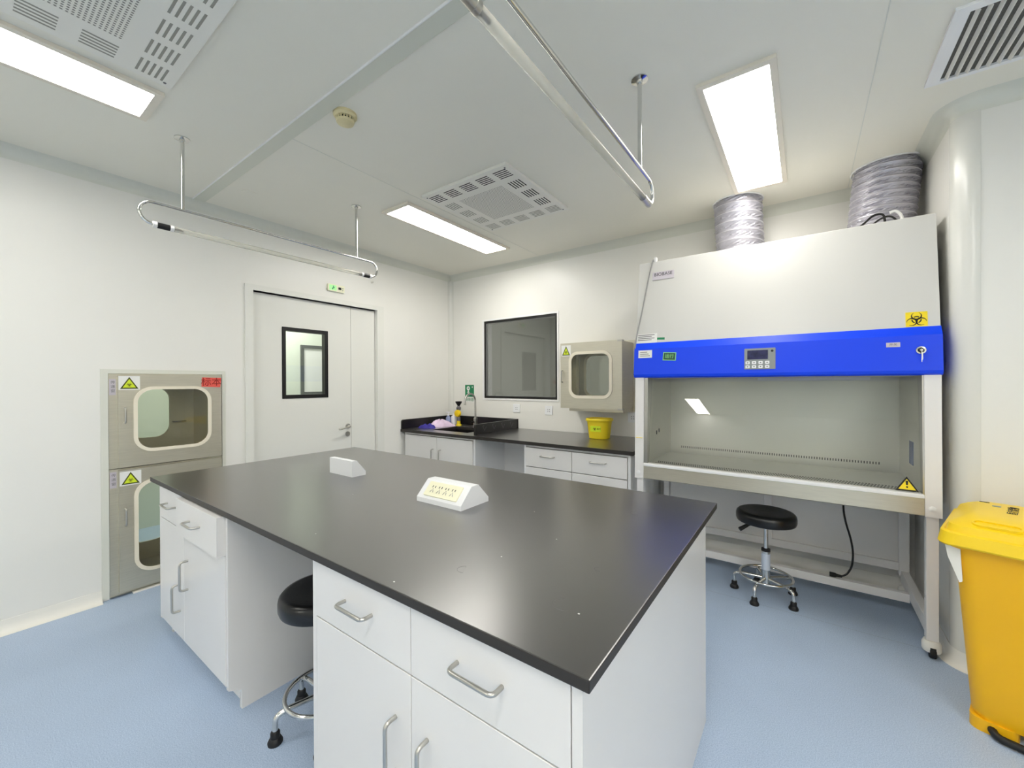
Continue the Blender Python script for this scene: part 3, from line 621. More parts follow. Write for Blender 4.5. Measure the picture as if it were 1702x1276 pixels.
def wall_cab(name, label, x0, x1, xm, kind):
    t = thing(name, label, 'cabinet', ((x0 + x1) / 2, 3.35, 0), 'cabinets under the far worktop'); fy = 2.968; zt = ZC - .03
    for xa in (x0, x1 - .022): MB().box(xa, fy - .004, 0, xa + .022, YB - .004, zt).build('side_panel', M['edge'], t)
    MB().box(x0 + .022, fy + .02, .1, x1 - .022, YB - .01, .12).build('bottom_panel', M['white'], t)
    MB().box(x0 + .022, fy + .06, 0, x1 - .022, fy + .08, .1).build('plinth', M['white'], t)
    MB().box(x0 + .022, fy, zt - .02, x1 - .022, fy + .02, zt).build('top_rail', M['edge'], t)
    MB().box(x0 + .022, YB - .02, .1, x1 - .022, YB - .006, zt - (.25 if kind == 'doors' else 0)).build('back_panel', M['white'], t)
    for a, c, sg in ((x0 + .025, xm - .002, -1), (xm + .002, x1 - .025, 1)):
        if kind == 'drawers':
            dr = MB().box(a, fy - .018, .668, c, fy, zt - .024, .0015, 1).build('drawer', M['white'], t); cx = (a + c) / 2
            handle((cx - .064, fy - .018, .77), (cx + .064, fy - .018, .77), (0, -.032, 0), .0055, 'handle', dr)
            do = MB().box(a, fy - .018, .115, c, fy, .662, .0015, 1).build('door', M['white'], t)
            handle((xm + sg * .06, fy - .018, .40), (xm + sg * .06, fy - .018, .53), (0, -.032, 0), .0055, 'handle', do)
        else:
            do = MB().box(a, fy - .018, .115, c, fy, zt - .024, .0015, 1).build('door', M['white'], t)
            handle((xm + sg * .055, fy - .018, .57), (xm + sg * .055, fy - .018, .705), (0, -.032, 0), .0055, 'handle', do)
    return t
wall_cab('sink_cabinet', 'white double door cabinet under the black sink', -3.615, -2.583, -3.10, 'doors')
wall_cab('drawer_cabinet', 'white drawer cabinet under the yellow pail', -2.01, -1.05, -1.535, 'drawers')
tag(MB().box(-2.58, 3.43, .0, -2.013, 3.445, ZC - .032).build('knee_panel', M['white']), 'white back panel of the knee space between the sink and drawer cabinets', 'panel')

# faucet
t = thing('faucet', 'tall grey gooseneck faucet rising behind the sink', 'faucet', (-3.115, 3.58, ZC))
MB().lathe((-3.115, 3.58, ZC), [(0, 0), (.03, 0), (.03, .008), (.023, .012), (.023, .10), (.018, .106), (0, .106)], 24).build('body', M['satin'], t)
nk = [(-3.115, 3.58, ZC + .1), (-3.115, 3.58, ZC + .30)] + [(-3.115 + .02 * (1 - math.cos(math.radians(a))) * .5, 3.58 - .1 * (1 - math.cos(math.radians(a))), ZC + .30 + .085 * math.sin(math.radians(a))) for a in range(12, 181, 12)] + [(-3.095, 3.38, ZC + .275)]
MB().tube(nk, .011, 12).build('gooseneck', M['satin'], t)
MB().lathe((-3.095, 3.38, ZC + .262), [(0, 0), (.013, 0), (.013, .02), (0, .02)], 14).build('nozzle', M['satin'], t)
MB().tube([(-3.115, 3.56, ZC + .055), (-3.115, 3.535, ZC + .06), (-3.115, 3.50, ZC + .065)], .007, 10).build('lever', M['black'], t)
# eye wash
ex, ey = -3.385, 3.585
t = thing('eye_wash', 'black and yellow eye wash fountain on the counter behind the sink', 'eye wash', (ex, ey, ZC))
MB().lathe((ex, ey, ZC), [(0, 0), (.036, 0), (.034, .008), (.022, .014), (.02, .055), (0, .055)], 20).build('base', M['pail'], t)
MB().lathe((ex, ey, ZC), [(0, .055), (.022, .055), (.022, .10), (0, .10)], 20).build('stem', M['grey'], t)
MB().lathe((ex, ey - .012, ZC + .145), [(0, -.014), (.04, -.012), (.046, 0), (.04, .022), (.02, .03), (0, .03)], 20, 'Y').build('dust_cover', M['yellowlid'], t)
MB().lathe((ex, ey, ZC), [(0, .17), (.014, .17), (.028, .195), (.028, .215), (.012, .235), (0, .235)], 20).build('valve', M['grey'], t)
MB().lathe((ex, ey, ZC), [(0, .232), (.012, .232), (.022, .25), (.036, .27), (.041, .288), (.034, .288), (.02, .262), (0, .258)], 24).build('funnel', M['black'], t)
# bottles
t = thing('pump_bottle', 'clear pump bottle of pale blue gel beside the eye wash', 'bottle', (-3.53, 3.555, ZC))
MB().lathe((-3.53, 3.555, ZC), [(0, 0), (.03, 0), (.032, .01), (.032, .075), (.028, .095), (.012, .106), (.011, .112), (0, .112)], 20).build('body', M['liquid'], t)
MB().lathe((-3.53, 3.555, ZC), [(0, .112), (.013, .112), (.013, .126), (.005, .128), (.005, .145), (.017, .147), (.017, .158), (0, .16)], 16).tube([(-3.53, 3.555, ZC + .152), (-3.55, 3.53, ZC + .152)], .006, 8).build('pump', M['bottlew'], t)
t = thing('white_bottle', 'opaque white bottle between the pump bottle and eye wash', 'bottle', (-3.47, 3.59, ZC))
MB().lathe((-3.47, 3.59, ZC), [(0, 0), (.034, 0), (.036, .01), (.036, .09), (.03, .108), (.014, .114), (0, .114)], 20).build('body', M['bottlew'], t)
MB().lathe((-3.47, 3.59, ZC), [(0, .114), (.015, .114), (.014, .135), (0, .136)], 16).build('cap', M['bottlew'], t)
# cloths
def cloth(name, label, cx, cy, rx, ry, hgt, m, seed, rot=0):
    rnd = random.Random(seed); ph = [rnd.uniform(0, 6.28) for _ in range(6)]; b = MB(); rings = []
    n = 40
    for k in range(9):
        f = 1 - k / 9; ring = []
        for i in range(n):
            a = 2 * math.pi * i / n; wob = 1 + .13 * math.sin(3 * a + ph[0]) + .08 * math.sin(5 * a + ph[1] + k * .3) + .05 * math.sin(9 * a + ph[2])
            x, y = rx * f * wob * math.cos(a), ry * f * wob * math.sin(a)
            z = hgt * (1 - f ** 4.5) * (1 + .35 * math.sin(2 * a + ph[3]) + .2 * math.sin(4 * a + ph[4] + k)) if k else 0
            c, s_ = math.cos(rot), math.sin(rot); ring.append(Vector((cx + x * c - y * s_, cy + x * s_ + y * c, ZC + .001 + max(0, z))))
        rings.append(ring)
    b.loft(rings); return tag(b.build(name, m, smooth=True), label, 'cloth')
cloth('cleaning_cloth', 'crumpled pink and white cloth lying on the counter by the sink', -3.47, 3.37, .15, .085, .058, M['pink'], 3, .9)
cloth('cleaning_glove', 'crumpled purple blue cloth in front of the pink cloth', -3.47, 3.165, .10, .06, .034, M['purple'], 5, .4)

# yellow pail
px_, py_ = -1.522, 3.475
t = thing('sharps_pail', 'yellow plastic pail standing on the far worktop below the pass box', 'pail', (px_, py_, ZC))
b = MB(); R_ = lambda wd, dp, z: [Vector((px_ + u, py_ + v, ZC + z)) for u, v in rr(-wd, -dp, wd, dp, dp * .75, 6)]
b.loft([R_(.08, .072, 0), R_(.088, .078, .004), R_(.107, .093, .165), R_(.10, .086, .165), R_(.082, .072, .012)]); b.build('body', M['pail'], t, smooth=True)
b = MB(); b.loft([R_(.115, .10, .160), R_(.117, .102, .163), R_(.117, .102, .178), R_(.113, .098, .184), R_(.104, .09, .184), R_(.104, .09, .172)]); b.build('rim', M['pail'], t, smooth=True)
fP = Fr((px_, py_ - .0865, ZC + .08), (1, 0, 0), (0, -.0906, 1))
MB().poly(fP, [(-.05, -.012), (.05, -.012), (.05, .04), (-.05, .04)], -.001, .0012).build('label', M['stickg'], t)
trefoil(fP, -.008, .012, .017, .0012, .002, M['ink'], t)
text('label_text', '医疗', .019, fP, .032, .013, .0013, M['ink'], t)

# wall plates and signs on the far wall
for (x, z, lab, rk) in ((-2.63, 1.108, 'white socket plate on the far wall just below the window sill middle', 0), (-2.21, 1.10, 'white socket plate on the far wall below the window corner by the pass box', 1), (-1.30, 1.066, 'white socket plate on the far wall half hidden by the cabinet post', 1)):
    t = thing('wall_socket', lab, 'socket', (x, YB, z), 'wall socket plates')
    MB().box(x - .047, YB - .009, z - .046, x + .047, YB - .001, z + .046, .003).build('plate', M['key'], t)
    b = MB(); f = Fr((x, YB - .009, z), (1, 0, 0), (0, 0, 1))
    for qx in (-.01, .01): b.poly(f, [(qx - .003, .004), (qx + .003, .004), (qx + .003, .014), (qx - .003, .014)], 0, .0006); b.poly(f, [(qx * 1.2 - .003, -.016), (qx * 1.2 + .003, -.016), (qx * .7 + .003, -.006), (qx * .7 - .003, -.006)], 0, .0006)
    b.build('pin_holes', M['inkgrey'], t)
t = thing('eye_wash_sign', 'green eye wash sign on the far wall behind the faucet', 'sign', (-3.34, YB, 1.26))
f = Fr((-3.34, YB - .001, 1.26), (1, 0, 0), (0, 0, 1))
MB().poly(f, [(-.075, -.105), (.075, -.105), (.075, .115), (-.075, .115)], 0, .002).build('plate', M['stickw'], t)
MB().poly(f, [(-.072, -.035), (.072, -.035), (.072, .112), (-.072, .112)], .002, .0026).build('green_field', M['green'], t)
MB().poly(f, arc(-.02, .07, .026, 0, 345, 22), .0026, .003).poly(f, [(-.028, .03), (-.012, .03), (-.012, .045), (-.028, .045)], .0026, .003).poly(f, [(-.045, .018), (.005, .018), (-.01, .03), (-.03, .03)], .0026, .003).poly(f, [(-.03, -.02), (-.01, -.02), (-.01, .015), (-.03, .015)], .0026, .003).poly(f, arc(.045, .085, .009, 0, 330, 10), .0026, .003).build('face_and_spray_symbol', M['stickw'], t)
MB().poly(f, arc(-.02, .07, .009, 0, 340, 14), .003, .0034).build('eye_dot', M['green'], t)
text('sign_text', '洗眼器', .046, f, 0, -.07, .0022, M['green'], t)
t = thing('exit_sign', 'small green running man exit sign above the white door', 'sign', (XL, 2.166, 2.31))
f = Fr((XL + .001, 2.166, 2.31), (0, 1, 0), (0, 0, 1))
MB().poly(f, rr(-.084, -.033, .084, .033, .004, 2), 0, .02).build('housing', M['cream'], t)
MB().poly(f, [(-.072, -.024), (.0, -.024), (.0, .024), (-.072, .024)], .02, .0212).build('lit_field', M['exitlit'], t)
MB().poly(f, arc(-.03, .013, .006, 0, 330, 10), .0212, .0218).poly(f, [(-.045, -.004), (-.03, .006), (-.018, .004), (-.022, -.006), (-.03, -.004), (-.04, -.018), (-.046, -.016)], .0212, .0218).build('running_man_symbol', M['green'], t)
MB().poly(f, [(.02, -.01), (.05, -.01), (.05, .012), (.02, .012)], .02, .022).build('test_window', M['ink'], t)
MB().poly(f, arc(.066, .006, .005, 0, 330, 8), .02, .0215).poly(f, arc(.066, -.012, .004, 0, 330, 8), .02, .0215).build('button', M['dkgreen'], t)

# ------------------------------------------------------------------ biosafety cabinet
BX0, BX1 = -.99, .557
bsc = thing('biosafety_cabinet', 'large white biosafety cabinet with a blue control band and glass sash', 'safety cabinet', (-.22, 3.3, 0))
fX = Fr((0, 0, 0), (0, 1, 0), (0, 0, 1))      # profile plane y,z extruded along x
def yfront(z): return 3.0 - (2.273 - z) / (2.273 - 1.675) * .085     # sloping front of the upper housing
hs = MB().poly(fX, [(2.915, 1.675), (3.64, 1.675), (3.64, 2.273), (3.003, 2.273), (3.0, 2.270)], BX0, BX1).build('upper_housing', M['bsc'], bsc)
fa = MB().poly(fX, [(2.913, 1.677), (2.884, 1.632), (2.868, 1.452), (2.872, 1.436), (2.886, 1.428), (3.62, 1.428), (3.62, 1.677)], BX0 - .002, BX1 + .002).build('control_band', M['blue'], bsc)
fH = Fr((0, 2.915, 1.675), (1, 0, 0), (0, .085, .598))        # on the sloping white front
fF = Fr((0, 2.868, 1.452), (1, 0, 0), (0, .016, .180))        # on the blue band
# badge and stickers on the white front
bd = MB().poly(fH, [(-.89, .462), (-.742, .462), (-.742, .520), (-.89, .520)], 0, .004).build('maker_badge', M['panel'], hs)
bd.data.materials.clear(); bd.data.materials.append(M['stickl'])
text('maker_badge_text', 'BIOBASE', .034, fH, -.816, .500, .0042, M['ink'], hs, sx=.98)
MB().poly(fH, [(.430, .005), (.512, .005), (.512, .082), (.430, .082)], 0, .0008).build('biohazard_sticker', M['sticky'], hs, label='yellow biohazard sticker')
trefoil(fH, .471, .040, .0385, .0008, .0014, M['ink'], hs)
MB().poly(fH, [(-.985, .003), (-.842, .003), (-.842, .070), (-.985, .070)], 0, .0006).build('data_label', M['stickw'], hs, label='small printed data label')
for k, l_ in enumerate((.058, .046, .034, .022)): MB().poly(fH, [(-.978, l_), (-.86 - .02 * (k % 2), l_), (-.86 - .02 * (k % 2), l_ + .005), (-.978, l_ + .005)], .0006, .001).build('printed_line', M['inkgrey'], hs)
MB().poly(fH, [(-.842, .022), (-.79, .02), (-.79, .036), (-.842, .038)], 0, .0006).build('green_tag', M['green'], hs)
# blue band fittings
cp_ = MB().poly(fF, rr(-.300, .022, -.138, .150, .004, 3), 0, .004).build('control_panel', M['panel'], fa)
MB().poly(fF, [(-.284, .082), (-.176, .082), (-.176, .138), (-.284, .138)], .004, .0048).build('display', M['screen'], fa)
for i in range(4):
    for j in range(2): MB().poly(fF, rr(-.293 + i * .034, .028 + j * .025, -.271 + i * .034, .046 + j * .025, .003, 2), .004, .0055).build('key', M['key'], fa)
b = MB()
for i in range(4):
    for j in range(2): b.poly(fF, [(-.286 + i * .034, .034 + j * .025), (-.278 + i * .034, .034 + j * .025), (-.278 + i * .034, .040 + j * .025), (-.286 + i * .034, .040 + j * .025)], .0055, .006)
b.build('key_symbols', M['inkgrey'], fa)
MB().poly(fF, arc(-.155, .131, .007, 0, 345, 16), .004, .0055).build('indicator', M['black'], fa)
MB().poly(fF, [(-.962, .118), (-.866, .118), (-.866, .172), (-.962, .172)], 0, .0008).build('notice_label', M['stickw'], fa)
for k in range(3): MB().poly(fF, [(-.95, .13 + k * .013), (-.88 - .01 * k, .13 + k * .013), (-.88 - .01 * k, .134 + k * .013), (-.95, .134 + k * .013)], .0008, .0012).build('printed_line', M['inkgrey'], fa)
gl_ = Fr(fF(-.748, .122, 0), fF.u * 1 + fF.v * -.06, fF.v + fF.u * .06)
MB().poly(gl_, [(-.043, -.028), (.043, -.028), (.043, .028), (-.043, .028)], 0, .0008).build('label_border', M['exitg'], fa)
MB().poly(gl_, [(-.038, -.023), (.038, -.023), (.038, .023), (-.038, .023)], .0008, .0014).build('green_label', M['dkgreen'], fa)
text('green_label_text', '运行', .03, gl_, 0, 0, .0015, M['exitg'], fa)
MB().poly(fF, [(.350, .124), (.404, .124), (.404, .148), (.350, .148)], 0, .0012).build('rating_label', M['stickl'], fa)
text('rating_label_text', '开关', .016, fF, .377, .136, .0013, M['inkgrey'], fa)
ck = MB().lathe(fF(.480, .103, 0), [(0, 0), (.019, 0), (.019, .006), (0, .008)], 24, 'Y').build('key_switch', M['chrome'], fa)
MB().lathe(fF(.480, .103, 0), [(0, .005), (.013, .006), (.012, .0095), (0, .0095)], 20, 'Y').build('switch_ring', M['black'], fa)
MB().lathe(fF(.480, .103, 0), [(0, .009), (.007, .009), (.006, .018), (0, .018)], 16, 'Y').build('lock_core', M['satin'], fa)
kq = fF(.480, .103, .019); MB().box(kq.x - .0012, kq.y - .003, kq.z - .062, kq.x + .0012, kq.y + .001, kq.z - .004).box(kq.x + .002, kq.y - .003, kq.z - .05, kq.x + .004, kq.y, kq.z - .012).build('key_bunch', M['chrome'], fa)
# side posts
pp = [(2.884, 1.43), (2.866, .715), (2.93, .715), (2.95, 1.43)]
for a, c in ((BX0 + .004, BX0 + .066), (BX1 - .064, BX1 - .002)):
    po = MB().poly(fX, pp, a, c).build('side_post', M['post'], bsc)
    xx = (a + c) / 2 - .004; MB().lathe((xx, 2.867, .757), [(0, -.004), (.014, -.002), (.013, .003), (0, .006)], 18, 'Y').build('screw_cap', M['edge'], po)
MB().box(BX0 + .012, 2.868, 1.0, BX0 + .058, 2.8725, 1.004).build('yellow_mark', M['sticky'], bsc)
# side panels and rear of the lower body
for a, c in ((BX0 + .008, BX0 + .02), (BX1 - .02, BX1 - .008)): MB().poly(fX, [(2.945, 1.43), (2.926, .715), (3.63, .715), (3.63, 1.43)], a, c).build('side_panel', M['post'], bsc)
MB().box(BX0 + .02, 3.60, .715, BX1 - .02, 3.63, 1.43).build('rear_panel', M['post'], bsc)
MB().box(BX0 + .02, 2.90, .715, BX1 - .02, 3.60, .722).build('underside', M['steel'], bsc)
# stainless work chamber
CX0, CX1 = -.90, .488
ch = MB().box(CX0 - .006, 2.905, .80, CX0, 3.52, 1.43).box(CX1, 2.905, .80, CX1 + .006, 3.52, 1.43).box(CX0, 3.50, .80, CX1, 3.506, 1.43).box(CX0, 2.985, 1.424, CX1, 3.5, 1.43).build('chamber', M['steeld'], bsc)
fl = MB().box(CX0, 3.00, .812, CX1, 3.42, .828, .003).box(CX0, 3.42, .800, CX1, 3.5, .806).build('work_surface', M['steeld'], bsc)
b = MB(); f = Fr((0, 3.4999, 0), (1, 0, 0), (0, 0, 1)); n = 84
for k in range(n):
    x = -.815 + k * (1.206 / (n - 1)); b.poly(f, [(x - .0026, .860), (x + .0026, .860), (x + .0026, .876), (x - .0026, .876)], 0, .0008)
b.build('rear_slots', M['slot'], ch)
gr_ = MB().box(CX0, 2.895, .806, CX1, 3.0, .8285, .003).build('front_grille', M['steeld'], bsc)
b = MB(); f = Fr((0, 0, .8287), (1, 0, 0), (0, 1, 0))
for j in range(3):
    for k in range(96):
        x = CX0 + .05 + k * .0136 + (j % 2) * .0068; y = 2.918 + j * .030; b.poly(f, [(x - .0034, y - .009), (x + .0034, y - .009), (x + .0034, y + .009), (x - .0034, y + .009)], 0, .0006)
b.build('grille_slots', M['slot'], gr_)
for yy, zz in ((3.10, 1.02), (3.16, 1.03)): MB().box(CX0, yy - .006, zz - .014, CX0 + .003, yy + .006, zz + .014).build('tap_hole', M['black'], ch)
MB().box(CX1 - .002, 3.1, .93, CX1, 3.2, 1.06).build('blue_note', M['bluetape'], ch, label='small blue note stuck on the chamber side')
MB().box(-.24, 3.0, 1.405, .30, 3.06, 1.424, .004).build('chamber_lamp', M['edge'], ch)
# glass sash with frame strips
ps = [(2.977, 1.436), (2.884, .835), (2.890, .835), (2.983, 1.436)]
sa = MB().poly(fX, ps, CX0 - .002, CX1 + .002).build('glass_sash', M['sashg'], bsc)
for a, c in ((CX0 - .022, CX0 + .002), (CX1 - .002, CX1 + .006)): MB().poly(fX, [(2.890, 1.432), (2.872, .80), (2.91, .80), (2.995, 1.432)], a, c).build('sash_guide', M['satin'], bsc)
fG = Fr((0, 2.8838, .835), (1, 0, 0), (0, .093, .601))
a_, b_ = warn_tri(fG, .385, -.004, .475, .070, .0006, None, None); a_.build('warning_border', M['ink'], sa); b_.build('warning_triangle', M['sticky'], sa, label='yellow warning triangle')
MB().poly(fG, [(.4265, .026), (.4335, .026), (.435, .048), (.425, .048)], .0017, .0022).poly(fG, arc(.43, .0165, .0042, 0, 330, 10), .0017, .0022).build('exclamation_mark', M['ink'], sa)
# front lip and apron
MB().box(BX0 + .068, 2.858, .806, BX1 - .066, 2.90, .826, .004).build('front_lip', M['edge'], bsc)
MB().poly(fX, [(2.866, .806), (2.864, .722), (2.872, .716), (2.92, .716), (2.92, .806)], BX0 + .068, BX1 - .066).build('apron', M['steel'], bsc)
# stand
for x in (BX0 + .012, BX1 - .056):
    lg = MB().box(x, 2.888, .085, x + .046, 2.934, .716, .003).build('leg', M['post'], bsc)
    rl_ = MB().box(x - .006 if x > 0 else x, 3.575, .14, x + .044, 3.622, .716, .003).build('leg', M['post'], bsc)
    MB().box(x + .004, 2.934, .10, x + .042, 3.60, .175, .003).build('side_rail', M['post'], bsc)
    for yy, zt_ in ((2.911, .087), (3.56, .10)):
        cs = MB().lathe((x + .023, yy, 0), [(0, .028), (.034, .028), (.037, .034), (.037, .066), (.030, .082), (.0, zt_)], 24).build('caster', M['cream'], bsc); cs.data.materials.clear(); cs.data.materials.append(M['base'])
        MB().lathe((x + .023 - .012, yy - .018, .027), [(0, 0), (.025, 0), (.027, .004), (.027, .02), (.025, .024), (0, .024)], 20, 'X').build('wheel', M['black'], cs)
        MB().box(x + .012, yy - .0385, .03, x + .034, yy - .034, .056, .002).build('brake_tab', M['black'], cs)
MB().box(-.245, 3.58, .222, -.197, 3.622, .716, .003).build('middle_post', M['post'], bsc)
MB().box(BX0 + .05, 3.58, .172, BX1 - .05, 3.622, .224, .003).build('rear_rail', M['post'], bsc)
MB().box(BX0 + .05, 3.312, .082, BX1 - .05, 3.35, .134, .003).build('lower_rail', M['post'], bsc)
MB().box(BX0 + .06, 3.60, .22, BX1 - .06, 3.612, .72).build('back_sheet', M['white'], bsc)

# cables
tag(MB().tube(fillet([(-.888, 3.02, 2.278), (-.888, 2.994, 2.292), (-.91, 2.985, 2.20), (-.958, 2.945, 1.90), (-.985, 2.905, 1.72), (-.994, 2.885, 1.60), (-.996, 2.88, 1.45)], .05), .0048, 8).build('grey_cable', M['cable']), 'thin grey cable hanging down the cabinet edge beside the metal badge', 'cable')
tag(MB().box(-.885, 2.998, 2.27, -.868, 3.03, 2.305, .003).build('cable_clip', M['edge']), 'small white clip on the cabinet top edge holding the grey cable', 'clip')
t = thing('power_cord', 'black power cord hanging under the cabinet with its plug on the rail', 'cord', (.2, 3.25, .15))
MB().tube(fillet([(.203, 3.32, .716), (.201, 3.32, .58), (.213, 3.32, .50), (.239, 3.325, .40), (.251, 3.325, .31), (.243, 3.325, .22), (.216, 3.328, .165), (.185, 3.33, .146)], .05), .0055, 8).build('cord', M['black'], t)
MB().tube([(.195, 3.33, .149), (.168, 3.33, .149), (.161, 3.33, .149), (.132, 3.33, .149)], [.008, .010, .0145, .0145], 10).build('plug', M['black'], t)
t = thing('top_wiring', 'black and white wires with connectors lying on the cabinet top by the larger duct', 'wires', (.36, 3.18, 2.273))
MB().tube(fillet([(.23, 3.14, 2.279), (.27, 3.15, 2.31), (.33, 3.16, 2.37), (.375, 3.17, 2.37), (.385, 3.17, 2.285)], .04), .006, 8).build('wire', M['black'], t)
MB().tube(fillet([(.30, 3.12, 2.279), (.35, 3.13, 2.33), (.40, 3.14, 2.345), (.44, 3.16, 2.30), (.45, 3.17, 2.279)], .03), .005, 8).build('wire', M['black'], t)
MB().tube(fillet([(.40, 3.16, 2.365), (.425, 3.16, 2.372), (.45, 3.16, 2.34), (.455, 3.165, 2.279)], .02), .008, 8).build('wire', M['edge'], t)
for q_ in ((.368, 3.15, 2.2735, .404, 3.19, 2.312), (.43, 3.14, 2.2735, .472, 3.185, 2.315), (.25, 3.12, 2.2735, .315, 3.16, 2.290)): MB().box(*q_, .005).build('connector', M['edge'], t)

# ------------------------------------------------------------------ flexible ducts
def duct(label, p0, p1, r, turns, seed):
    t = thing('flexible_duct', label, 'duct', p0, 'exhaust ducts on the cabinet'); p0, p1 = Vector(p0), Vector(p1); rnd = random.Random(seed)
    seg, n = 64, turns * 14; rings = []; ph = [rnd.uniform(0, 6.3) for _ in range(8)]
    for k in range(n + 1):
        f = k / n; c = p0.lerp(p1, f); ring = []
        for i in range(seg):
            a = 2 * math.pi * i / seg; q = (f * turns * 2 * math.pi + a)
            w_ = math.cos(q) * .5 + .5
            fold = abs(math.sin(11 * a + ph[0] - 3.1 * q / 2 + .8 * math.sin(5 * a + ph[2]))) - .5
            wr = (.017 * fold + .005 * math.sin(23 * a + 2.2 * q + ph[1]) + .003 * math.sin(7 * a - 5 * f + ph[3])) * (1 - w_)
            R = r - .008 * (1 - w_ ** 3) + wr
            ring.append(c + Vector((R * math.cos(a), R * math.sin(a), 0)))
        rings.append(ring)
    b = MB(); b.loft(rings); b.build('sleeve', M['duct'], t, smooth=True).data.set_sharp_from_angle(angle=math.radians(70))
    pts = []
    for k in range(turns * 36 + 1):
        f = k / (turns * 36); a = -f * turns * 2 * math.pi; c = p0.lerp(p1, f); pts.append(c + Vector(((r + .0005) * math.cos(a), (r + .0005) * math.sin(a), 0)))
    MB().tube(pts, .0028, 6).build('wire_rib', M['rib'], t)
    MB().tube([p0 + Vector((r * math.cos(a), r * math.sin(a), .010)) for a in [k * math.pi / 24 for k in range(48)]], .007, 8, closed=True).build('clamp', M['satin'], t)
    return t
d1_ = duct('narrower grey foil duct rising from the cabinet top under the panel light', (-.385, 3.465, 2.278), (-.405, 3.465, H), .158, 7, 1)
d2_ = duct('wider grey foil duct rising from the cabinet top into the ceiling corner', (.385, 3.46, 2.278), (.423, 3.462, H), .163, 11, 2)
for root, cx, r_ in ((d1_, -.405, .164), (d2_, .423, .172)):
    MB().torus((cx, 3.463, H - .001), r_, .006, 48, 8).build('sealant_bead', M['edge'], root)

# ------------------------------------------------------------------ lab stools
def stool(label, hseat):
    t = thing('lab_stool', label, 'stool', (0, 0, 0), 'round black lab stools'); z = hseat
    prof = [(0, -.002), (.03, -.004), (.045, -.001), (.06, -.004), (.075, .001), (.09, -.002), (.105, .003), (.12, .000), (.14, .005), (.158, .001), (.168, -.010), (.171, -.025), (.171, -.05), (.166, -.064), (.15, -.070), (0, -.068)]
    MB().lathe((0, 0, z), prof, 64).build('seat', M['vinyl'], t)
    MB().lathe((0, 0, z), [(0, -.068), (.06, -.068), (.06, -.078), (0, -.08)], 24).build('mount_plate', M['black'], t)
    MB().lathe((0, 0, 0), [(0, .28), (.0135, .28), (.0135, z - .075), (0, z - .075)], 20).build('gas_rod', M['chrome'], t)
    c = MB().lathe((0, 0, 0), [(0, .07), (.025, .07), (.025, .292), (0, .292)], 28).build('gas_lift_tube', M['chrome'], t)
    MB().lathe((0, 0, 0), [(0, .29), (.0262, .29), (.0262, .305), (.018, .308), (0, .308)], 24).build('collar', M['black'], c)
    MB().lathe((0, 0, 0), [(.0253, .17), (.0256, .17), (.0256, .275), (.0253, .275)], 28).build('tube_label', M['sleeve'], c)
    MB().tube([(-.03, -.02, z - .076), (-.09, -.06, z - .088)], .005, 8).tube(fillet([(-.085, -.057, z - .087), (-.10, -.067, z - .092), (-.14, -.094, z - .118)], .01), [.008] * 3 + [.011] * 4 + [.014], 10).build('height_lever', M['black'], t)
    MB().torus((0, 0, .128), .148, .0085, 56, 10).build('foot_ring', M['chrome'], t)
    for k in range(5):
        a = math.radians(38 + 72 * k); e = Vector((math.cos(a), math.sin(a), 0))
        lg = MB().tube(fillet([e * .02 + Vector((0, 0, .112)), e * .14 + Vector((0, 0, .112)), e * .182 + Vector((0, 0, .10)), e * .182 + Vector((0, 0, .02))], .05, 6), .0105, 12).build('leg', M['chrome'], t)
        MB().lathe(e * .182, [(0, 0), (.026, 0), (.027, .008), (.020, .022), (.017, .024), (.017, .042), (.013, .048), (0, .048)], 20).build('rubber_foot', M['black'], lg)
    return t
st = stool('black round stool with chrome ring standing under the biosafety cabinet', .548); st.location = (-.205, 3.118, 0)
dup(st, (-1.622, .905, 0), 'black round stool tucked into the island knee space between its cabinets')

# ------------------------------------------------------------------ yellow wheeled bin
A = math.radians(-17); L0 = Vector((.431, 2.312, 0)); uB = Vector((math.cos(A), math.sin(A), 0)); vB = Vector((-math.sin(A), math.cos(A), 0))
def bp3(u, v, z): return L0 + uB * u + vB * v + Vector((0, 0, z))
bn = thing('waste_bin', 'yellow pedal waste bin with a lid beside the cabinet leg', 'bin', bp3(.265, .27, 0))
def bring(u0, v0, u1, v1, r, z): return [bp3(u, v, z) for u, v in rr(u0, v0, u1, v1, r, 7)]
b = MB(); b.loft([bring(.085, .135, .445, .47, .05, .045), bring(.078, .128, .452, .476, .05, .07), bring(.04, .05, .49, .49, .06, .70), bring(.036, .046, .494, .494, .06, .768)]); b.build('body', M['yellow'], bn, smooth=True)
b = MB(); b.loft([bring(.02, .03, .51, .50, .06, .735), bring(.018, .028, .512, .502, .06, .765)]); b.build('body_rim', M['yellow'], bn, smooth=True)
b = MB(); b.loft([bring(.075, .125, .205, .30, .035, .0), bring(.075, .125, .205, .30, .035, .048)]); b.build('foot', M['yellow'], bn, smooth=True)
b = MB(); b.loft([bring(.34, .125, .455, .30, .035, .0), bring(.34, .125, .455, .30, .035, .048)]); b.build('foot', M['yellow'], bn, smooth=True)
def skirt(r_): return [p + Vector((0, 0, .13 * max(0, min((p - L0).dot(uB), .53 - (p - L0).dot(uB)) - .03) * (1 if (p - L0).dot(vB) < .03 else 0))) for p in r_]
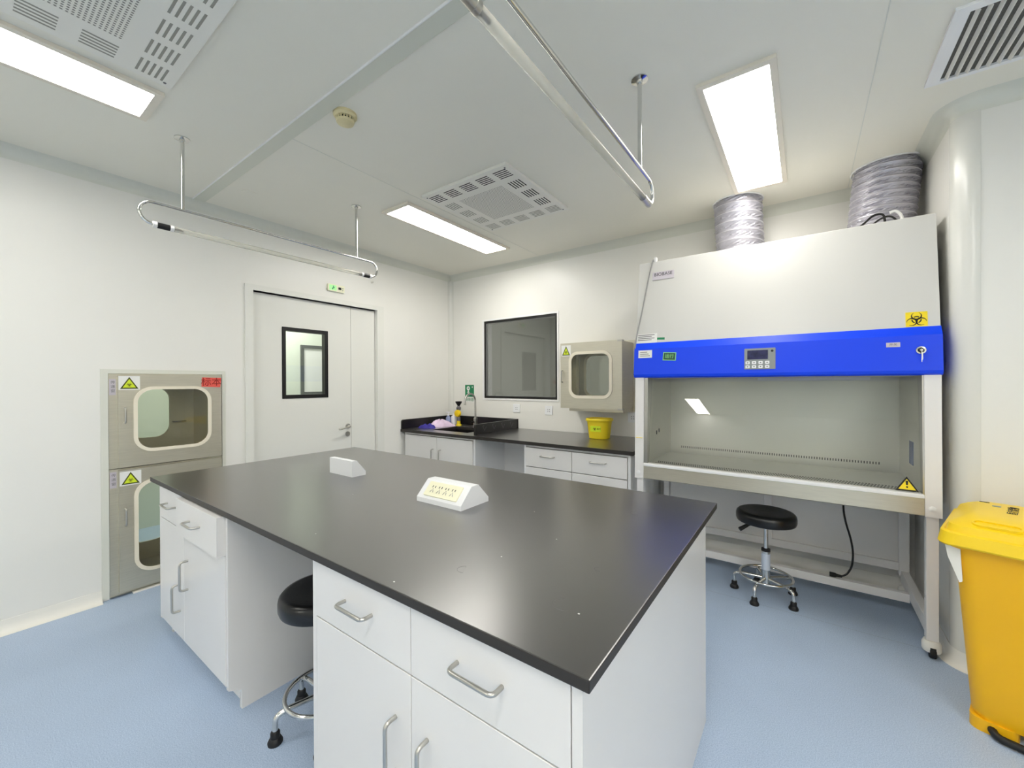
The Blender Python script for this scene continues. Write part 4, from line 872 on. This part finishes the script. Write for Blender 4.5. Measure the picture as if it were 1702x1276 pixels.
b = MB(); b.loft([skirt(bring(.0, .0, .53, .515, .055, .748)), skirt(bring(-.004, -.004, .534, .519, .058, .754)), bring(.004, .006, .526, .512, .055, .798), bring(.014, .016, .516, .505, .05, .803), bring(.018, .02, .512, .50, .05, .800), bring(.024, .028, .506, .495, .05, .828), bring(.045, .055, .485, .48, .05, .842), bring(.07, .11, .46, .46, .05, .855), bring(.09, .16, .44, .44, .05, .860)])
ld = b.build('lid', M['yellowlid'], bn, smooth=True)
fLd = Fr(bp3(0, 0, .8485), uB, vB + Vector((0, 0, .24)))
fL2 = Fr(bp3(.1, .06, .842), uB, vB * .055 + Vector((0, 0, .0135)))
# recessed grip on the front slope and raised lettering
MB().ring(fL2, rr(-.012, -.022, .118, .024, .022, 8), rr(-.005, -.015, .111, .017, .015, 8), -.004, .006).build('grip', M['yellowlid'], ld, smooth=True)
fL3 = Fr(bp3(.0, .0, .8605), uB, vB)
for k, ch_ in enumerate('医疗废物'): text('lid_text', ch_, .034, Fr(bp3(.197, .35, .8606), vB, -uB), -.085 + k * .036, .012, 0, M['ink'], ld)
MB().poly(fL3, rr(.125, .35, .15, .366, .003, 2), -.001, .0015).build('lid_mark', M['panel'], ld)
MB().poly(fL3, rr(.085, .41, .115, .418, .003, 2), -.001, .001).build('lid_slot', M['slot'], ld)
b = MB(); b.tube(fillet([bp3(.135, .17, .03), bp3(.14, .095, .018), bp3(.40, .095, .018), bp3(.405, .17, .03)], .05), .014, 10); b.build('pedal', M['black'], bn)
MB().tube([bp3(.12, .44, .10), bp3(.41, .44, .10)], .008, 10).build('axle', M['black'], bn)
for u in (.12, .375):
    MB().lathe((0, 0, 0), [(0, 0), (.09, 0), (.098, .008), (.098, .028), (.09, .036), (0, .036)], 28, 'X').build('wheel', M['black'], bn).matrix_basis = Matrix.Translation(bp3(u, .44, .098)) @ Matrix.Rotation(A, 4, 'Z')
MB().poly(Fr(bp3(.012, .07, 0), uB, (0, 0, 1)), [(.0, .765), (.045, .765), (.052, .60), (.044, .595), (.012, .69)], 0, .012).build('lid_strap', M['vent'], bn)
